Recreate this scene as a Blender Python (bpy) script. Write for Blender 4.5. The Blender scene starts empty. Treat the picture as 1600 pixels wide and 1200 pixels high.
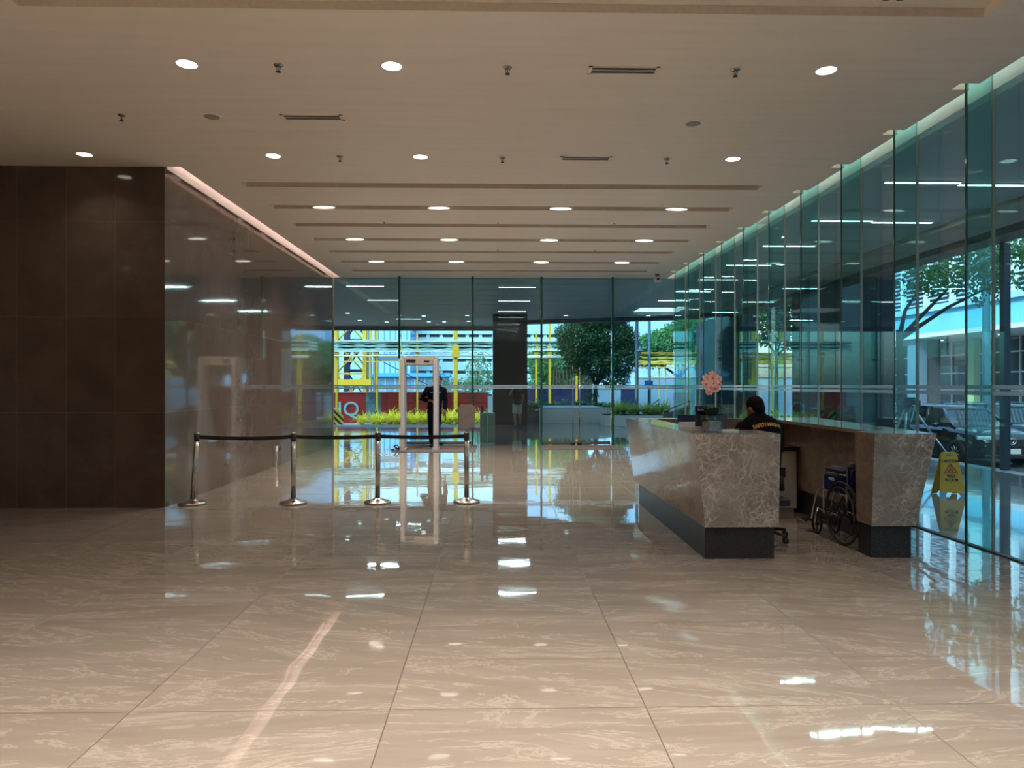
import bpy, bmesh, math, random
from math import pi, sin, cos, radians, sqrt
from mathutils import Vector, Matrix, Quaternion
random.seed(7)
SC = bpy.context.scene
COL = SC.collection

# ------------------------------------------------------------ camera
F = 1112.0; YAW = math.atan(25 / F); HY = 601.5; CH = 1.52
cam_d = bpy.data.cameras.new('camera'); cam = bpy.data.objects.new('camera', cam_d); COL.objects.link(cam)
cam_d.sensor_fit = 'HORIZONTAL'; cam_d.sensor_width = 36; cam_d.lens = F / 1600 * 36
cam_d.shift_y = (HY - 600) / 1600; cam_d.clip_start = .05; cam_d.clip_end = 2000
cam.location = (0, 0, CH); cam.rotation_euler = (pi / 2, 0, -YAW)
SC.camera = cam

# ------------------------------------------------------------ world, sun, exposure
w = bpy.data.worlds.new('sky'); SC.world = w; w.use_nodes = True
wn = w.node_tree.nodes; wl = w.node_tree.links; wn.clear()
sky = wn.new('ShaderNodeTexSky'); sky.sky_type = 'NISHITA'; sky.sun_disc = False
sky.sun_elevation = radians(48); sky.sun_rotation = radians(200); sky.air_density = 1.0; sky.dust_density = 3.0
bg = wn.new('ShaderNodeBackground'); bg.inputs[1].default_value = 0.42
wo = wn.new('ShaderNodeOutputWorld'); wl.new(sky.outputs[0], bg.inputs[0]); wl.new(bg.outputs[0], wo.inputs[0])
sun_d = bpy.data.lights.new('sun', 'SUN'); sun_d.energy = 4.8; sun_d.angle = radians(1.0); sun_d.color = (1, .95, .86)
sun = bpy.data.objects.new('sun', sun_d); COL.objects.link(sun)
sun.rotation_euler = Vector((.72, .18, -.67)).to_track_quat('-Z', 'Y').to_euler()
LAMP_W = 3.0; LOBBY_W = 60.0; OUT_W = 14.0
vs = SC.view_settings
SC.display_settings.display_device = 'sRGB'
vs.view_transform = 'Standard'; vs.look = 'None'; vs.gamma = 1; vs.use_curve_mapping = False; vs.exposure = 0.28
cy = SC.cycles
cy.max_bounces = 12; cy.transparent_max_bounces = 64; cy.glossy_bounces = 5; cy.diffuse_bounces = 6
cy.use_denoising = True; cy.sample_clamp_indirect = 6.0; cy.caustics_reflective = False; cy.caustics_refractive = False

def at(px, py=None, Y=10.0):
    """world X (and Z) of a sight line where it meets the vertical plane y=Y"""
    u = (px - 800) / F
    s = Y / (cos(YAW) - sin(YAW) * u)
    X = s * (cos(YAW) * u + sin(YAW))
    if py is None: return X
    return X, CH + (HY - py) / F * s

# ------------------------------------------------------------ materials
class N:
    def __init__(s, name):
        s.m = bpy.data.materials.new(name); s.m.use_nodes = True
        s.t = s.m.node_tree; s.t.nodes.clear(); s.l = s.t.links
        s.out = s.t.nodes.new('ShaderNodeOutputMaterial')
    def n(s, typ, **kw):
        nd = s.t.nodes.new('ShaderNode' + typ)
        for k, v in kw.items():
            if k.startswith('i_'):
                key = k[2:]; key = int(key) if key.isdigit() else key.replace('_', ' ')
                s.set(nd.inputs[key], v)
            else: setattr(nd, k, v)
        return nd
    def set(s, inp, v):
        if hasattr(v, 'is_output'): s.l.new(v, inp)
        elif isinstance(v, bpy.types.Node): s.l.new(v.outputs[0], inp)
        elif isinstance(v, (tuple, list)) and len(v) == 3 and inp.type == 'RGBA': inp.default_value = (*v, 1)
        else: inp.default_value = v
    def math(s, op, a, b=None, c=None, clamp=False):
        nd = s.n('Math', operation=op); nd.use_clamp = clamp
        s.set(nd.inputs[0], a)
        if b is not None: s.set(nd.inputs[1], b)
        if c is not None: s.set(nd.inputs[2], c)
        return nd.outputs[0]
    def vmath(s, op, a, b):
        nd = s.n('VectorMath', operation=op); s.set(nd.inputs[0], a); s.set(nd.inputs[1], b)
        return nd.outputs[0]
    def ramp(s, f, stops):
        nd = s.n('ValToRGB'); s.set(nd.inputs[0], f); e = nd.color_ramp.elements
        while len(e) < len(stops): e.new(.5)
        for x, (p, c) in zip(e, stops):
            x.position = p; x.color = (*c, 1) if len(c) == 3 else c
        return nd.outputs[0]
    def mix(s, f, a, b):
        nd = s.n('Mix', data_type='RGBA'); s.set(nd.inputs[0], f); s.set(nd.inputs[6], a); s.set(nd.inputs[7], b)
        return nd.outputs[2]
    def noise(s, vec, scale, detail=4, rough=.5, dist=0.0):
        nd = s.n('TexNoise'); s.set(nd.inputs['Vector'], vec)
        nd.inputs['Scale'].default_value = scale; nd.inputs['Detail'].default_value = detail
        nd.inputs['Roughness'].default_value = rough; nd.inputs['Distortion'].default_value = dist
        return nd.outputs[0]
    def pos(s): return s.n('NewGeometry').outputs['Position']
    def obj(s): return s.n('TexCoord').outputs['Object']
    def bsdf(s, color, rough=.5, metal=0.0, spec=.5, coat=0.0, bump=None, bstr=.1, bdist=.01, emit=None, estr=0, sheen=0, trans=0, coatr=.03):
        b = s.n('BsdfPrincipled')
        s.set(b.inputs['Base Color'], color); s.set(b.inputs['Roughness'], rough); s.set(b.inputs['Metallic'], metal)
        b.inputs['Specular IOR Level'].default_value = spec; b.inputs['Coat Weight'].default_value = coat
        b.inputs['Coat Roughness'].default_value = coatr
        if trans: b.inputs['Transmission Weight'].default_value = trans
        if bump is not None:
            bn = s.n('Bump'); s.set(bn.inputs['Height'], bump); bn.inputs['Strength'].default_value = bstr
            bn.inputs['Distance'].default_value = bdist; s.l.new(bn.outputs[0], b.inputs['Normal'])
            if coat: s.l.new(bn.outputs[0], b.inputs['Coat Normal'])
        if emit: s.set(b.inputs['Emission Color'], emit); b.inputs['Emission Strength'].default_value = estr
        s.l.new(b.outputs[0], s.out.inputs[0]); return b

M = {}
def plain(name, c, rough=.5, metal=0.0, var=.06, scale=30, **kw):
    q = N(name); nz = q.noise(q.obj(), scale, 3)
    lo = tuple(max(0, x * (1 - var)) for x in c); hi = tuple(min(1, x * (1 + var)) for x in c)
    q.bsdf(q.ramp(nz, [(.3, lo), (.7, hi)]), rough, metal, **kw); M[name] = q.m; return q.m
def emit(name, c, strength):
    q = N(name); e = q.n('Emission'); e.inputs[0].default_value = (*c, 1); e.inputs[1].default_value = strength
    q.l.new(e.outputs[0], q.out.inputs[0]); M[name] = q.m; return q.m
def glass(name, tint, base=.045, rough=0.0, refl=(1, 1, 1)):
    q = N(name); g = q.n('NewGeometry')
    d = q.n('VectorMath', operation='DOT_PRODUCT'); q.l.new(g.outputs['Incoming'], d.inputs[0]); q.l.new(g.outputs['Normal'], d.inputs[1])
    c = q.math('ABSOLUTE', d.outputs['Value']); c = q.math('SUBTRACT', 1.0, c, clamp=True); c = q.math('POWER', c, 5.0)
    f = q.math('MULTIPLY_ADD', c, 1 - base, base, clamp=True)
    tr = q.n('BsdfTransparent'); tr.inputs[0].default_value = (*tint, 1)
    gl = q.n('BsdfGlossy'); gl.inputs['Roughness'].default_value = rough; gl.inputs[0].default_value = (*refl, 1)
    mx = q.n('MixShader'); q.l.new(f, mx.inputs[0]); q.l.new(tr.outputs[0], mx.inputs[1]); q.l.new(gl.outputs[0], mx.inputs[2])
    q.l.new(mx.outputs[0], q.out.inputs[0]); M[name] = q.m; return q.m

# floor tiles 1.2 x 0.6 m with their own veining
def tiles(q, sx, sy, ox, oy, groutw, swap=None):
    """cell random, grout mask and tile uv from world position; swap picks the two axes"""
    a, b = swap or ('X', 'Y')
    sp = q.n('SeparateXYZ'); q.l.new(q.pos(), sp.inputs[0])
    u = q.math('DIVIDE', q.math('SUBTRACT', sp.outputs[a], ox), sx)
    v = q.math('DIVIDE', q.math('SUBTRACT', sp.outputs[b], oy), sy)
    fu = q.math('FRACT', u); fv = q.math('FRACT', v)
    du = q.math('MULTIPLY', q.math('MINIMUM', fu, q.math('SUBTRACT', 1.0, fu)), sx)
    dv = q.math('MULTIPLY', q.math('MINIMUM', fv, q.math('SUBTRACT', 1.0, fv)), sy)
    g = q.math('LESS_THAN', q.math('MINIMUM', du, dv), groutw)
    cell = q.n('CombineXYZ'); q.l.new(q.math('FLOOR', u), cell.inputs[0]); q.l.new(q.math('FLOOR', v), cell.inputs[1])
    wn_ = q.n('TexWhiteNoise'); q.l.new(cell.outputs[0], wn_.inputs['Vector'])
    return g, wn_.outputs['Color'], wn_.outputs['Value']

q = N('polished_beige_marble_tiles')
g, rc, rv = tiles(q, 1.203, .6, -.496, 3.344, .0028)
off = q.vmath('MULTIPLY', rc, (37.0, 23.0, 11.0))
p0 = q.vmath('ADD', q.pos(), off)
rot = q.n('VectorRotate', rotation_type='Z_AXIS'); q.l.new(p0, rot.inputs['Vector'])
rot.inputs['Center'].default_value = (0, 0, 0); q.l.new(q.math('MULTIPLY_ADD', rv, .5, -.12), rot.inputs['Angle'])
st = q.vmath('MULTIPLY', rot.outputs[0], (.55, 4.2, 1.0))
n1 = q.noise(st, 1.5, 8, .66, .35)
n2 = q.noise(q.vmath('MULTIPLY', rot.outputs[0], (.6, 2.2, 1.0)), 1.8, 10, .70, 1.2)
vein = q.math('ABSOLUTE', q.math('SUBTRACT', n2, .5)); vein = q.math('SUBTRACT', 1.0, q.math('MULTIPLY', vein, 38.0), clamp=True)
vein = q.math('MULTIPLY', vein, q.math('GREATER_THAN', n1, .46))
base = q.ramp(n1, [(.25, (.255, .205, .165)), (.5, (.305, .252, .206)), (.75, (.365, .308, .256))])
tone = q.mix(q.math('MULTIPLY', rv, .35), base, (.32, .265, .215))
c = q.mix(q.math('MULTIPLY', vein, .32), tone, (.66, .57, .47))
c = q.mix(g, c, (.13, .10, .08))
wav = q.noise(q.vmath('MULTIPLY', q.pos(), (1, 1, 1)), 2.2, 2, .4)
bs = q.bsdf(c, q.ramp(g, [(0, (.035,) * 3), (1, (.45,) * 3)]), spec=.6, coat=.6, coatr=.015, bump=q.math('MULTIPLY_ADD', g, -.05, wav), bstr=.26, bdist=.006)
M['floor'] = q.m

def stone_wall(name, lo, hi, tw, th, ox, oz, axis, rough, coat, veinc, grout, bstr=.1):
    q = N(name); g, rc, rv = tiles(q, tw, th, ox, oz, .0022, (axis, 'Z'))
    p = q.vmath('ADD', q.pos(), q.vmath('MULTIPLY', rc, (9.0, 17.0, 5.0)))
    n1 = q.noise(p, 1.5, 8, .62, .6); n2 = q.noise(p, 1.1, 8, .6, 1.6)
    v = q.math('SUBTRACT', 1.0, q.math('MULTIPLY', q.math('ABSOLUTE', q.math('SUBTRACT', n2, .5)), 60.0), clamp=True)
    c = q.ramp(n1, [(.3, lo), (.7, hi)])
    c = q.mix(q.math('MULTIPLY', v, .04), c, veinc)
    c = q.mix(g, c, grout)
    wv = q.noise(q.vmath('MULTIPLY', q.pos(), (1, 1, .25)), 3.0, 2, .4)
    q.bsdf(c, rough, coat=coat, bump=wv, bstr=bstr, bdist=.006); M[name] = q.m
stone_wall('dark_brown_marble', (.052, .033, .022), (.085, .057, .040), .6, 1.18, -4.1, 0, 'X', .10, .25, (.3, .22, .15), (.13, .09, .07))
stone_wall('taupe_polished_marble', (.125, .093, .072), (.165, .125, .098), .6, 1.18, 8.9, 0, 'Y', .06, .5, (.4, .3, .25), (.22, .17, .14))

# emperador-like counter stone
def counter_stone(name, dark, mid, light, rough, web=1.0):
    q = N(name); p = q.obj()
    d = q.noise(p, 3.0, 6, .6); dc = q.n('TexNoise'); q.l.new(p, dc.inputs['Vector']); dc.inputs['Scale'].default_value = 4.5; dc.inputs['Detail'].default_value = 6
    pd = q.vmath('ADD', p, q.vmath('MULTIPLY', q.vmath('SUBTRACT', dc.outputs['Color'], (.5, .5, .5)), (.42, .42, .42)))
    w1 = q.n('TexVoronoi', feature='DISTANCE_TO_EDGE'); q.l.new(pd, w1.inputs['Vector']); w1.inputs['Scale'].default_value = 7.5
    w2 = q.n('TexVoronoi', feature='DISTANCE_TO_EDGE'); q.l.new(pd, w2.inputs['Vector']); w2.inputs['Scale'].default_value = 23
    e1 = q.math('SUBTRACT', 1.0, q.math('MULTIPLY', w1.outputs[0], 15.0), clamp=True)
    e2 = q.math('SUBTRACT', 1.0, q.math('MULTIPLY', w2.outputs[0], 11.0), clamp=True)
    fade = q.noise(p, 2.2, 4, .6)
    e = q.math('MULTIPLY', q.math('MAXIMUM', e1, q.math('MULTIPLY', e2, .6)), q.ramp(fade, [(.36, (.08,) * 3), (.62, (1,) * 3)]))
    b = q.ramp(q.noise(pd, 4.0, 8, .65), [(.3, dark), (.7, mid)])
    q.bsdf(q.mix(q.math('MULTIPLY', e, web), b, light), rough, coat=.25); M[name] = q.m
counter_stone('grey_web_marble', (.16, .148, .138), (.29, .272, .255), (.68, .64, .59), .18, .85)
counter_stone('brown_web_marble', (.17, .128, .096), (.26, .20, .155), (.42, .335, .27), .09, .6)
q = N('black_granite'); nz = q.noise(q.obj(), 160, 2)
q.bsdf(q.ramp(nz, [(.45, (.016, .015, .016)), (.75, (.06, .058, .062))]), .35, spec=.3); M['granite'] = q.m

# ceiling paint with faint roller marks
q = N('cream_ceiling_paint'); p = q.pos()
n1 = q.noise(q.vmath('MULTIPLY', p, (.4, 6, 1)), 1.6, 5, .6)
q.bsdf(q.ramp(n1, [(.3, (.80, .735, .64)), (.7, (.85, .785, .69))]), .42, bump=n1, bstr=.12, bdist=.01); M['ceiling'] = q.m
plain('slot_shade', (.56, .49, .40), .6)  # ceiling colour darkened for the shade inside the slots
plain('grey_soffit', (.47, .48, .50), .45, var=.04, scale=2)
plain('dark_beam', (.10, .11, .125), .5)
plain('tan_reflection', (.34, .31, .28), .5)
plain('white_paint', (.80, .78, .74), .5, var=.02)
q = N('polished_black_column'); 
sp = q.n('SeparateXYZ'); q.l.new(q.pos(), sp.inputs[0])
fz = q.math('FRACT', q.math('DIVIDE', sp.outputs['Z'], .6)); g = q.math('LESS_THAN', fz, .012)
c = q.mix(g, q.ramp(q.noise(q.pos(), 3, 6), [(.3, (.006, .009, .013)), (.7, (.014, .018, .026))]), (.04, .04, .045))
q.bsdf(c, .06, spec=.22, bump=q.noise(q.pos(), 2.5, 2), bstr=.12, bdist=.01); M['column'] = q.m
# outdoor paving
q = N('wet_look_grey_paving'); g, rc, rv = tiles(q, 1.2, .6, -.496, 3.344, .004)
c = q.ramp(q.noise(q.vmath('ADD', q.pos(), q.vmath('MULTIPLY', rc, (9, 9, 9))), 2.5, 6), [(.3, (.17, .18, .195)), (.7, (.25, .26, .28))])
q.bsdf(q.mix(g, c, (.07, .07, .075)), .07, coat=.6, bump=q.noise(q.pos(), 2, 2), bstr=.16, bdist=.008); M['paving'] = q.m
plain('asphalt', (.055, .06, .065), .8, var=.25, scale=40)
plain('kerb_stone', (.30, .32, .35), .6)
glass('front_glass', (.73, .935, .98), .04)
glass('side_glass', (.74, .925, .95), .045)
glass('fin_glass', (.68, .90, .885), .05)
glass('vase_glass', (.90, .92, .92), .08)
glass('acrylic', (.96, .96, .97), .05)
glass('tinted_screen', (.45, .50, .46), .06)
plain('glass_edge_green', (.008, .075, .055), .12, var=.1, coat=.5)
plain('silicone_joint', (.42, .41, .36), .5)
q = N('frosted_film'); t_ = q.n('BsdfTransparent'); t_.inputs[0].default_value = (.72, .84, .9, 1); dfs = q.n('BsdfTranslucent'); dfs.inputs[0].default_value = (.62, .74, .82, 1)
df2 = q.n('BsdfDiffuse'); df2.inputs[0].default_value = (.62, .74, .82, 1)
mm = q.n('MixShader'); mm.inputs[0].default_value = .5; q.l.new(dfs.outputs[0], mm.inputs[1]); q.l.new(df2.outputs[0], mm.inputs[2])
m2 = q.n('MixShader'); m2.inputs[0].default_value = .85; q.l.new(t_.outputs[0], m2.inputs[1]); q.l.new(mm.outputs[0], m2.inputs[2]); q.l.new(m2.outputs[0], q.out.inputs[0]); M['frost'] = q.m
plain('steel', (.48, .45, .42), .22, 1.0, var=.05)
plain('chrome', (.75, .75, .76), .10, 1.0, var=.02)
plain('belt_black', (.012, .012, .013), .7)
plain('black_plastic', (.018, .018, .02), .4)
plain('detector_grey', (.48, .46, .47), .4)
plain('detector_panel', (.42, .36, .31), .4)
plain('mat_brown', (.13, .10, .085), .9, var=.2, scale=90)
plain('poster_grey', (.44, .41, .40), .55, var=.12, scale=8)
plain('navy', (.012, .022, .06), .5)
plain('paper_white', (.72, .70, .68), .6)
plain('cream_panel', (.50, .46, .42), .5)
plain('uniform_navy', (.005, .007, .018), .9, var=.3, spec=.12)
plain('shirt_black', (.006, .005, .006), .9, var=.3, spec=.10)
plain('trousers_black', (.006, .006, .008), .9, spec=.1)
plain('skin', (.27, .13, .08), .55, spec=.3)
plain('hair_black', (.005, .004, .004), .7, spec=.15)
plain('shorts_khaki', (.38, .37, .33), .8)
plain('shoe_black', (.01, .01, .01), .4)
plain('gold_print', (.62, .30, .07), .5)
plain('badge_silver', (.6, .6, .62), .4)
plain('sign_yellow', (.85, .42, .015), .42)
plain('ink_black', (.01, .01, .01), .5)
plain('ink_red', (.6, .06, .02), .5)
plain('blue_tab', (.35, .5, .7), .5)
plain('scaffold_yellow', (.62, .42, .02), .5, var=.12)
plain('scaffold_white', (.62, .66, .62), .5)
q = N('chevron_black_yellow'); sp = q.n('SeparateXYZ'); q.l.new(q.pos(), sp.inputs[0])
f_ = q.math('FRACT', q.math('MULTIPLY', q.math('ADD', sp.outputs['X'], sp.outputs['Z']), 3.3))
q.bsdf(q.mix(q.math('GREATER_THAN', f_, .5), (.72, .55, .04), (.012, .012, .012)), .5); M['chevron'] = q.m
q = N('green_debris_net'); nz = q.noise(q.vmath('MULTIPLY', q.pos(), (1, 1, 6)), 3.0, 5)
q.bsdf(q.ramp(nz, [(.35, (.08, .25, .22)), (.5, (.18, .42, .40)), (.68, (.38, .60, .60))]), .8); M['net'] = q.m
q = N('yellow_green_net'); nz = q.noise(q.vmath('MULTIPLY', q.pos(), (1, 1, 6)), 3.0, 5)
q.bsdf(q.ramp(nz, [(.35, (.05, .12, .05)), (.5, (.42, .40, .05)), (.68, (.7, .62, .2))]), .8); M['net_yellow'] = q.m
q = N('red_hoarding'); sp = q.n('SeparateXYZ'); q.l.new(q.pos(), sp.inputs[0])
f_ = q.math('FRACT', q.math('MULTIPLY', sp.outputs['X'], .8)); g = q.math('LESS_THAN', f_, .03)
q.bsdf(q.mix(g, q.ramp(q.noise(q.pos(), 1.2, 3), [(.3, (.26, .006, .012)), (.7, (.36, .010, .018))]), (.16, .005, .01)), .5); M['hoard_red'] = q.m
plain('hoard_navy', (.012, .025, .10), .5)
plain('hoard_pale', (.22, .42, .62), .5)
plain('hoard_grid', (.07, .16, .22), .5, var=.4, scale=6)
plain('letter_teal', (.22, .50, .56), .5)
plain('crane_blue', (.012, .02, .09), .5)
plain('shop_blue', (.02, .22, .75), .5)
plain('shop_glass', (.16, .34, .50), .2, var=.3, scale=2)
plain('lamp_post_navy', (.012, .03, .05), .4)
plain('lamp_post_teal', (.02, .10, .14), .4)
plain('planter_white', (.80, .80, .83), .6)
plain('planter_grey', (.22, .25, .29), .6)
plain('soil', (.03, .02, .014), .9)
plain('bark', (.022, .016, .012), .9, var=.3)
def leafmat(name, a, b):
    q = N(name); oi = q.noise(q.obj(), 2.3, 3)
    bs = q.n('BsdfPrincipled'); q.set(bs.inputs['Base Color'], q.ramp(oi, [(.3, a), (.7, b)])); bs.inputs['Roughness'].default_value = .45
    tl = q.n('BsdfTranslucent'); tl.inputs[0].default_value = (*b, 1); mx = q.n('MixShader'); mx.inputs[0].default_value = .42
    q.l.new(bs.outputs[0], mx.inputs[1]); q.l.new(tl.outputs[0], mx.inputs[2]); q.l.new(mx.outputs[0], q.out.inputs[0]); M[name] = q.m
leafmat('leaf_dark', (.012, .055, .022), (.03, .12, .045))
leafmat('leaf_mid', (.03, .14, .05), (.09, .30, .10))
leafmat('leaf_pale', (.08, .20, .10), (.20, .38, .20))
leafmat('leaf_yellow', (.52, .58, .03), (.98, .88, .08))
leafmat('leaf_lime', (.22, .42, .03), (.62, .78, .08))
leafmat('leaf_orchid', (.010, .04, .010), (.02, .07, .015))
q = N('petal_pink'); lw = q.noise(q.obj(), 60, 3)
q.bsdf(q.ramp(lw, [(.35, (.74, .38, .32)), (.65, (.88, .62, .56))]), .55); M['petal'] = q.m
plain('petal_heart', (.55, .08, .10), .5)
plain('stem_green', (.12, .14, .04), .5)
plain('pebbles', (.34, .32, .33), .4, var=.5, scale=40)
plain('wheelchair_blue', (.006, .016, .12), .5)
plain('tyre', (.014, .014, .015), .8)
plain('car_paint', (.007, .010, .013), .12, coat=1.0)
plain('car_glass', (.02, .035, .04), .04, coat=1.0)
plain('car_lamp', (.6, .65, .68), .08, coat=1.0)
plain('alloy', (.42, .43, .45), .25, .9)
plain('plate_white', (.62, .66, .66), .4)
plain('building_white', (.30, .54, .64), .6, var=.02)
plain('building_pale_blue', (.30, .52, .78), .5, var=.05, scale=.3)
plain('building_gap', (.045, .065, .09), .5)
plain('facade_blue', (.16, .50, .74), .45, var=.05, scale=.5)
plain('pier_blue', (.16, .22, .32), .5)
plain('window_dark', (.05, .07, .08), .15)
plain('frame_white', (.55, .58, .58), .5)
plain('back_wall', (.66, .61, .55), .5)
plain('speaker_grey', (.30, .28, .27), .6)
plain('socket_white', (.75, .74, .72), .5)
q = N('curtain_wall_blue'); sp = q.n('SeparateXYZ'); q.l.new(q.pos(), sp.inputs[0])
f1 = q.math('LESS_THAN', q.math('FRACT', q.math('DIVIDE', sp.outputs['X'], 1.1)), .22)
f2 = q.math('LESS_THAN', q.math('FRACT', q.math('DIVIDE', sp.outputs['Z'], 6.2)), .22)
q.bsdf(q.mix(f2, q.mix(f1, (.22, .50, .80), (.08, .24, .50)), (.05, .13, .25)), .25); M['curtain_blue'] = q.m
q = N('tower_glass'); sp = q.n('SeparateXYZ'); q.l.new(q.pos(), sp.inputs[0])
f1 = q.math('LESS_THAN', q.math('FRACT', q.math('DIVIDE', sp.outputs['X'], 2.6)), .14)
f2 = q.math('LESS_THAN', q.math('FRACT', q.math('DIVIDE', sp.outputs['Z'], 3.4)), .18)
q.bsdf(q.mix(q.math('MAXIMUM', f1, f2), (.50, .72, .86), (.22, .42, .58)), .25); M['tower'] = q.m
emit('lamp_warm', (1, .90, .74), 3.5)
emit('lamp_slot', (1, .92, .80), 2.2)
emit('lamp_white', (1, .97, .92), 6)
emit('cove_pink', (1, .70, .66), 11.0)
emit('cove_white', (.94, 1, .93), 7.0)
emit('lamp_out', (1, .95, .85), 2.6)
emit('coffer_glow', (1, .95, .88), 1.1)
emit('lamp_yellow', (1, .72, .3), 2.0)

# ------------------------------------------------------------ mesh helpers
def R3(rx=0, ry=0, rz=0): return Matrix.Rotation(rz, 4, 'Z') @ Matrix.Rotation(ry, 4, 'Y') @ Matrix.Rotation(rx, 4, 'X')
class MB:
    def __init__(s): s.b = bmesh.new()
    def box(s, x0, x1, y0, y1, z0, z1, mi=0):
        vs_ = [s.b.verts.new((x, y, z)) for x in (x0, x1) for y in (y0, y1) for z in (z0, z1)]
        for f in ((0, 1, 3, 2), (4, 6, 7, 5), (0, 4, 5, 1), (2, 3, 7, 6), (0, 2, 6, 4), (1, 5, 7, 3)):
            s.b.faces.new([vs_[i] for i in f]).material_index = mi
        return s
    def obox(s, c, size, rz=0, rx=0, ry=0, mi=0):
        m = Matrix.Translation(c) @ R3(rx, ry, rz); a, b_, d = (k / 2 for k in size)
        vs_ = [s.b.verts.new(m @ Vector((x, y, z))) for x in (-a, a) for y in (-b_, b_) for z in (-d, d)]
        for f in ((0, 1, 3, 2), (4, 6, 7, 5), (0, 4, 5, 1), (2, 3, 7, 6), (0, 2, 6, 4), (1, 5, 7, 3)):
            s.b.faces.new([vs_[i] for i in f]).material_index = mi
        return s
    def loft(s, rings, cap=True, smooth=True, mi=0, closed=False):
        rv = [[s.b.verts.new(p) for p in r] for r in rings]; n = len(rv[0])
        pairs = list(zip(rv[:-1], rv[1:])) + ([(rv[-1], rv[0])] if closed else [])
        for A, B in pairs:
            for i in range(n):
                f = s.b.faces.new((A[i], A[(i + 1) % n], B[(i + 1) % n], B[i])); f.smooth = smooth; f.material_index = mi
        if cap and not closed:
            for r, rev in ((rv[0], True), (rv[-1], False)):
                f = s.b.faces.new(list(reversed(r)) if rev else r); f.material_index = mi
        return s
    def lathe(s, prof, c=(0, 0, 0), n=24, mi=0, m=None):
        c = Vector(c); T = m or Matrix()
        s.loft([[T @ (c + Vector((max(r, .0004) * cos(2 * pi * i / n), max(r, .0004) * sin(2 * pi * i / n), z))) for i in range(n)] for r, z in prof], mi=mi)
        return s
    def tube(s, pts, r, n=8, mi=0, ry=None, cap=True, closed=False):
        pts = [Vector(p) for p in pts]; rs = r if isinstance(r, (list, tuple)) else [r] * len(pts)
        rings = []; up = None
        for i, p in enumerate(pts):
            if closed: t = pts[(i + 1) % len(pts)] - pts[i - 1]
            else: t = pts[min(i + 1, len(pts) - 1)] - pts[max(i - 1, 0)]
            t = t.normalized() if t.length > 1e-9 else Vector((0, 0, 1))
            if up is None: up = t.orthogonal().normalized()
            up = (up - t * up.dot(t)); up = up.normalized() if up.length > 1e-6 else t.orthogonal().normalized()
            sd = t.cross(up)
            rings.append([p + up * (rs[i] * cos(2 * pi * k / n)) + sd * (rs[i] * sin(2 * pi * k / n)) for k in range(n)])
        s.loft(rings, cap=cap, mi=mi, closed=closed); return s
    def ell(s, c, r, m=None, n=14, k=9, mi=0):
        c = Vector(c); T = m or Matrix()
        rings = []
        for j in range(k + 1):
            a = -pi / 2 + pi * j / k; cr = max(cos(a), .02)
            rings.append([c + T @ Vector((r[0] * cr * cos(2 * pi * i / n), r[1] * cr * sin(2 * pi * i / n), r[2] * sin(a))) for i in range(n)])
        s.loft(rings, mi=mi); return s
    def prism(s, pts, depth, axis='Z', o=0.0, mi=0, smooth=False):
        """pts 2D polygon extruded along axis from o to o+depth"""
        def P(a, b_, d): return {'Z': (a, b_, d), 'Y': (a, d, b_), 'X': (d, a, b_)}[axis]
        s.loft([[P(a, b_, o) for a, b_ in pts], [P(a, b_, o + depth) for a, b_ in pts]], smooth=smooth, mi=mi); return s
    def quad(s, a, b_, c, d, mi=0, smooth=False):
        f = s.b.faces.new([s.b.verts.new(v) for v in (a, b_, c, d)]); f.material_index = mi; f.smooth = smooth; return s
    def build(s, name, mat, parent=None, bevel=0, loc=None, keep=False, autosm=None):
        if not keep: bmesh.ops.recalc_face_normals(s.b, faces=s.b.faces[:])
        me = bpy.data.meshes.new(name); s.b.to_mesh(me); s.b.free()
        for mm_ in (mat if isinstance(mat, (list, tuple)) else [mat]): me.materials.append(M[mm_] if isinstance(mm_, str) else mm_)
        o = bpy.data.objects.new(name, me); COL.objects.link(o)
        if parent is not None: o.parent = parent
        if loc is not None: o.location = loc
        if bevel:
            bv = o.modifiers.new('edge', 'BEVEL'); bv.width = bevel; bv.segments = 2; bv.limit_method = 'ANGLE'; bv.angle_limit = radians(40)
        return o

def tag(o, label, cat, group=None, kind=None):
    o['label'] = label; o['category'] = cat
    if group: o['group'] = group
    if kind: o['kind'] = kind
    return o
def thing(name, label, cat, loc=(0, 0, 0), rz=0, group=None, kind=None):
    o = bpy.data.objects.new(name, None); COL.objects.link(o); o.location = loc; o.rotation_euler = (0, 0, rz)
    o.empty_display_size = .1
    return tag(o, label, cat, group, kind)
def dup(root, loc, rz=None, label=None, scale=None):
    r = root.copy(); COL.objects.link(r); r.location = loc
    if rz is not None: r.rotation_euler = (0, 0, rz)
    if label: r['label'] = label
    if scale: r.scale = scale
    for ch in root.children:
        c_ = ch.copy(); COL.objects.link(c_); c_.parent = r
        for g_ in ch.children:
            d_ = g_.copy(); COL.objects.link(d_); d_.parent = c_
    return r
def struct(mb, name, mat, label, cat, **kw):
    o = mb.build(name, mat, **kw); tag(o, label, cat, kind='structure'); return o
def text_obj(name, body, size, mat, parent, loc, rot, extrude=.002, offset=0.0, spacing=1.0, align='CENTER'):
    cu = bpy.data.curves.new(name, 'FONT'); cu.body = body; cu.size = size; cu.extrude = extrude; cu.offset = offset
    cu.align_x = align; cu.align_y = 'CENTER'; cu.space_character = spacing; cu.resolution_u = 6
    tmp = bpy.data.objects.new('tmp', cu); COL.objects.link(tmp)
    dg = bpy.context.evaluated_depsgraph_get(); me = bpy.data.meshes.new_from_object(tmp.evaluated_get(dg))
    bpy.data.objects.remove(tmp); me.materials.clear(); me.materials.append(M[mat])
    o = bpy.data.objects.new(name, me); COL.objects.link(o); o.parent = parent; o.location = loc; o.rotation_euler = rot
    return o
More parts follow.
